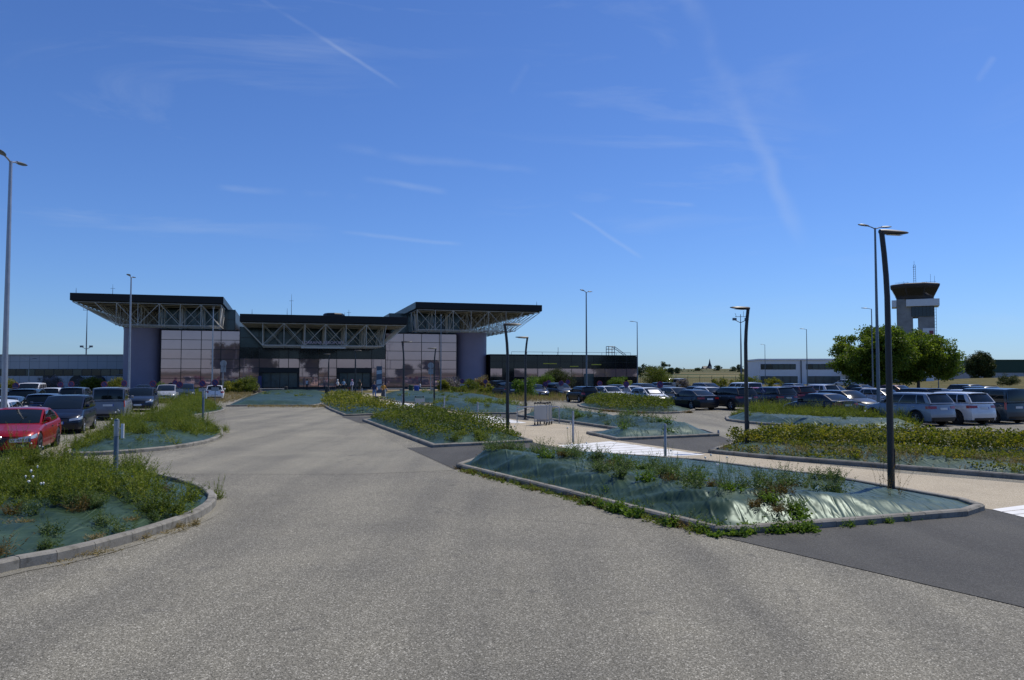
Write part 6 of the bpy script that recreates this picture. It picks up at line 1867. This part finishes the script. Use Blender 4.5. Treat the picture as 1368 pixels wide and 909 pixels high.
wht, ltb, lav, olv, nvy, jean, mus, drk, dgrey = cloth('white_cotton', (.62, .62, .62)), cloth('light_blue_cotton', (.26, .4, .55)), cloth('lavender_cotton', (.5, .48, .62)), cloth('olive_cloth', (.05, .05, .03)), cloth('navy_cotton', (.015, .03, .09)), cloth('blue_denim', (.06, .14, .32)), cloth('mustard_cotton', (.42, .22, .04)), cloth('dark_trousers', (.015, .015, .02)), cloth('grey_skirt', (.06, .07, .08))
pinkc = cloth('pink_headscarf', (.55, .22, .38))
person(410.5, 127, 2.6, 'person in a white shirt and dark trousers by the mirrored tree between the entrances', wht, drk, M['hairbrown'], arm_bend=.8)
person(451.5, 112, 1.2, 'person in a white top with a maroon backpack and pale hat walking past the trolleys', wht, drk, M['white'], bag='backpack', stride=.25)
person(459.5, 116, .6, 'person in a light blue top and dark trousers before the right entrance', ltb, drk, M['hairbrown'], arm_bend=.5)
person(470.5, 112, -.3, 'person in a lavender top with a pink head covering beside a dark suitcase', lav, dgrey, pinkc, long_sleeve=True, arm_bend=.1)
person(480.8, 114, .2, 'person in a long olive dress standing before the right entrance door', olv, olv, M['hairbrown'], skirt=True, bare_legs=True, stride=.1)
person(500.3, 79, .35, 'person in a navy top and blue jeans behind the black litter bin', nvy, jean, M['hairbrown'], arm_bend=.4)
person(512.5, 73.5, .5, 'person in a mustard top and grey skirt with bare legs beside the slim bollard', mus, dgrey, M['hairbrown'], skirt=True, bare_legs=True, arm_bend=.9, stride=.12)
person(561.5, 123.2, -1.5, 'person in a white top sitting on the stone bench by the blue bin', wht, drk, M['hairbrown'], seated=True, arm_bend=.3)
su = empty('suitcase', (*xd(466.5, 111.5), 0), .2, 'dark upright suitcase beside the person with the pink head covering', 'suitcase')
mb = MB(); mb.box(-.24, .24, -.14, .14, .06, .72); mb.build('shell', cloth('dark_maroon_shell', (.06, .015, .02)), su, bevel=.05)
mb = MB(); mb.tube([(-.12, 0, .72), (-.12, 0, 1.0), (.12, 0, 1.0), (.12, 0, .72)], .014, 6); mb.build('handle', M['plastic'], su)
for s in (-1, 1):
    mb = MB(); mb.lathe([(.05, -.03), (.05, .03)], 10, (s * .18, 0, .05), 'x'); mb.build('wheel', M['rubber'], su, fixn=True)

# ------------------------------------------------------------------ sky, sun, camera
SUN_EL, SUN_AZ = R(57), R(50)          # azimuth clockwise from the view direction (+Y)
w = bpy.data.worlds.new('World'); SC.world = w; w.use_nodes = True
nt = w.node_tree
bg = nt.nodes['Background']
sky = nt.nodes.new('ShaderNodeTexSky'); sky.sky_type = 'NISHITA'; sky.sun_disc = False
sky.sun_elevation = SUN_EL; sky.sun_rotation = SUN_AZ
sky.altitude = 250; sky.air_density = 1.0; sky.dust_density = 0.35; sky.ozone_density = 3.2
# thin cirrus wisps, far up in the sky itself
tc = nt.nodes.new('ShaderNodeTexCoord')
mp = nt.nodes.new('ShaderNodeMapping'); mp.inputs['Rotation'].default_value = (0, R(8), R(20)); mp.inputs['Scale'].default_value = (2.2, 5.0, 14.0)
nt.links.new(tc.outputs['Generated'], mp.inputs['Vector'])
f1 = noise(nt, mp.outputs[0], 1.0, 7, 0.62, 0.9)
mp2 = nt.nodes.new('ShaderNodeMapping'); mp2.inputs['Scale'].default_value = (2.5, 2.0, 4.0); mp2.inputs['Location'].default_value = (1.7, .4, .9)
nt.links.new(tc.outputs['Generated'], mp2.inputs['Vector'])
f2 = noise(nt, mp2.outputs[0], 1.0, 3, 0.5)
c1 = ramp(nt, f1, [(0.52, (0, 0, 0)), (0.78, (1, 1, 1))]); c2 = ramp(nt, f2, [(0.46, (0, 0, 0)), (0.66, (1, 1, 1))])
ml = nt.nodes.new('ShaderNodeMath'); ml.operation = 'MULTIPLY'; nt.links.new(c1, ml.inputs[0]); nt.links.new(c2, ml.inputs[1])
amt = nt.nodes.new('ShaderNodeMath'); amt.operation = 'MULTIPLY'; amt.inputs[1].default_value = 0.24; nt.links.new(ml.outputs[0], amt.inputs[0])
def trail(az0, el0, az1, el1, width, strength, soft):
    """a condensation trail along a great circle between two sky directions"""
    def dv(az, el): return Vector((math.sin(az) * math.cos(el), math.cos(az) * math.cos(el), math.sin(el)))
    a, b = dv(R(az0), R(el0)), dv(R(az1), R(el1))
    nrm = a.cross(b).normalized(); mid = (a + b).normalized(); half = a.angle(b) / 2
    d1 = nt.nodes.new('ShaderNodeVectorMath'); d1.operation = 'DOT_PRODUCT'; d1.inputs[1].default_value = nrm
    wn = nt.nodes.new('ShaderNodeTexNoise'); wn.inputs['Scale'].default_value = 14; wn.inputs['Detail'].default_value = 5; nt.links.new(tc.outputs['Generated'], wn.inputs['Vector'])
    nt.links.new(tc.outputs['Generated'], d1.inputs[0])
    ad = nt.nodes.new('ShaderNodeMath'); ad.operation = 'MULTIPLY_ADD'; ad.inputs[1].default_value = soft; nt.links.new(wn.outputs['Fac'], ad.inputs[0]); 
    sb = nt.nodes.new('ShaderNodeMath'); sb.operation = 'SUBTRACT'; sb.inputs[1].default_value = soft * .5; nt.links.new(d1.outputs['Value'], ad.inputs[2]); nt.links.new(ad.outputs[0], sb.inputs[0])
    ab = nt.nodes.new('ShaderNodeMath'); ab.operation = 'ABSOLUTE'; nt.links.new(sb.outputs[0], ab.inputs[0])
    mr = nt.nodes.new('ShaderNodeMapRange'); mr.interpolation_type = 'SMOOTHSTEP'; mr.inputs['From Min'].default_value = width; mr.inputs['From Max'].default_value = 0; nt.links.new(ab.outputs[0], mr.inputs['Value'])
    d2 = nt.nodes.new('ShaderNodeVectorMath'); d2.operation = 'DOT_PRODUCT'; d2.inputs[1].default_value = mid; nt.links.new(tc.outputs['Generated'], d2.inputs[0])
    mr2 = nt.nodes.new('ShaderNodeMapRange'); mr2.interpolation_type = 'SMOOTHSTEP'; mr2.inputs['From Min'].default_value = math.cos(half * 1.05); mr2.inputs['From Max'].default_value = math.cos(half * .7); nt.links.new(d2.outputs['Value'], mr2.inputs['Value'])
    m1 = nt.nodes.new('ShaderNodeMath'); m1.operation = 'MULTIPLY'; nt.links.new(mr.outputs[0], m1.inputs[0]); nt.links.new(mr2.outputs[0], m1.inputs[1])
    w2 = nt.nodes.new('ShaderNodeTexNoise'); w2.inputs['Scale'].default_value = 9; w2.inputs['Detail'].default_value = 4; nt.links.new(tc.outputs['Generated'], w2.inputs['Vector'])
    br = nt.nodes.new('ShaderNodeMapRange'); br.inputs['From Min'].default_value = .35; br.inputs['From Max'].default_value = .65; nt.links.new(w2.outputs['Fac'], br.inputs['Value'])
    m2 = nt.nodes.new('ShaderNodeMath'); m2.operation = 'MULTIPLY'; nt.links.new(m1.outputs[0], m2.inputs[0]); nt.links.new(br.outputs[0], m2.inputs[1])
    m3 = nt.nodes.new('ShaderNodeMath'); m3.operation = 'MULTIPLY'; m3.inputs[1].default_value = strength * .75; nt.links.new(m2.outputs[0], m3.inputs[0])
    return m3.outputs[0]
def azel(px, py):
    cx, cy = (px - 684) / FPX, (454.5 - py) / FPX
    d = Vector((cx, math.cos(PITCH) - cy * math.sin(PITCH), math.sin(PITCH) + cy * math.cos(PITCH))).normalized()
    return math.degrees(math.atan2(d.x, d.y)), math.degrees(math.asin(d.z))
tot_ = amt.outputs[0]
for a, b, wd_, st_, sf in (((335, -10), (535, 118), .0035, .30, .004), ((905, -40), (1075, 330), .016, .20, .03), ((290, 250), (480, 264), .006, .22, .012), ((440, 198), (720, 228), .008, .16, .02), ((480, 240), (600, 256), .006, .16, .012),
                           ((840, 268), (930, 274), .004, .22, .006), ((760, 282), (860, 345), .004, .16, .006), ((450, 310), (620, 326), .004, .14, .008), ((680, 125), (705, 85), .006, .14, .012), ((1305, 110), (1330, 75), .006, .18, .01)):
    t_ = trail(*azel(*a), *azel(*b), wd_, st_, sf)
    s_ = nt.nodes.new('ShaderNodeMath'); s_.operation = 'ADD'; nt.links.new(tot_, s_.inputs[0]); nt.links.new(t_, s_.inputs[1]); tot_ = s_.outputs[0]
cl = nt.nodes.new('ShaderNodeMath'); cl.operation = 'MINIMUM'; cl.inputs[1].default_value = .6; nt.links.new(tot_, cl.inputs[0])
air = mixc(nt, 1.0, sky.outputs[0], (0.64, 0.91, 1.42), 'MULTIPLY')
mx = mixc(nt, cl.outputs[0], air, (7.0, 8.0, 9.4))
nt.links.new(mx, bg.inputs['Color']); bg.inputs['Strength'].default_value = 0.085

sl = bpy.data.lights.new('Sun', 'SUN'); sl.energy = 3.9; sl.angle = R(0.53); sl.color = (1.0, .93, .82)
so = bpy.data.objects.new('Sun', sl); COL.objects.link(so)
sd = Vector((math.sin(SUN_AZ) * math.cos(SUN_EL), math.cos(SUN_AZ) * math.cos(SUN_EL), math.sin(SUN_EL)))
so.rotation_euler = sd.to_track_quat('Z', 'Y').to_euler(); so.location = (60, 60, 90)

cam = bpy.data.cameras.new('Camera'); cam.sensor_width = 36; cam.lens = FPX / 1368 * 36; cam.clip_start = .1; cam.clip_end = 8000
co = bpy.data.objects.new('Camera', cam); COL.objects.link(co)
co.location = (0, 0, CAM_Z); co.rotation_euler = (R(90) + PITCH, 0, 0)
SC.camera = co
vs = SC.view_settings
vs.view_transform = 'Standard'; vs.look = 'None'; vs.exposure = 0.0; vs.gamma = 1.0; vs.use_curve_mapping = False
SC.cycles.max_bounces = 6; SC.cycles.use_denoising = True
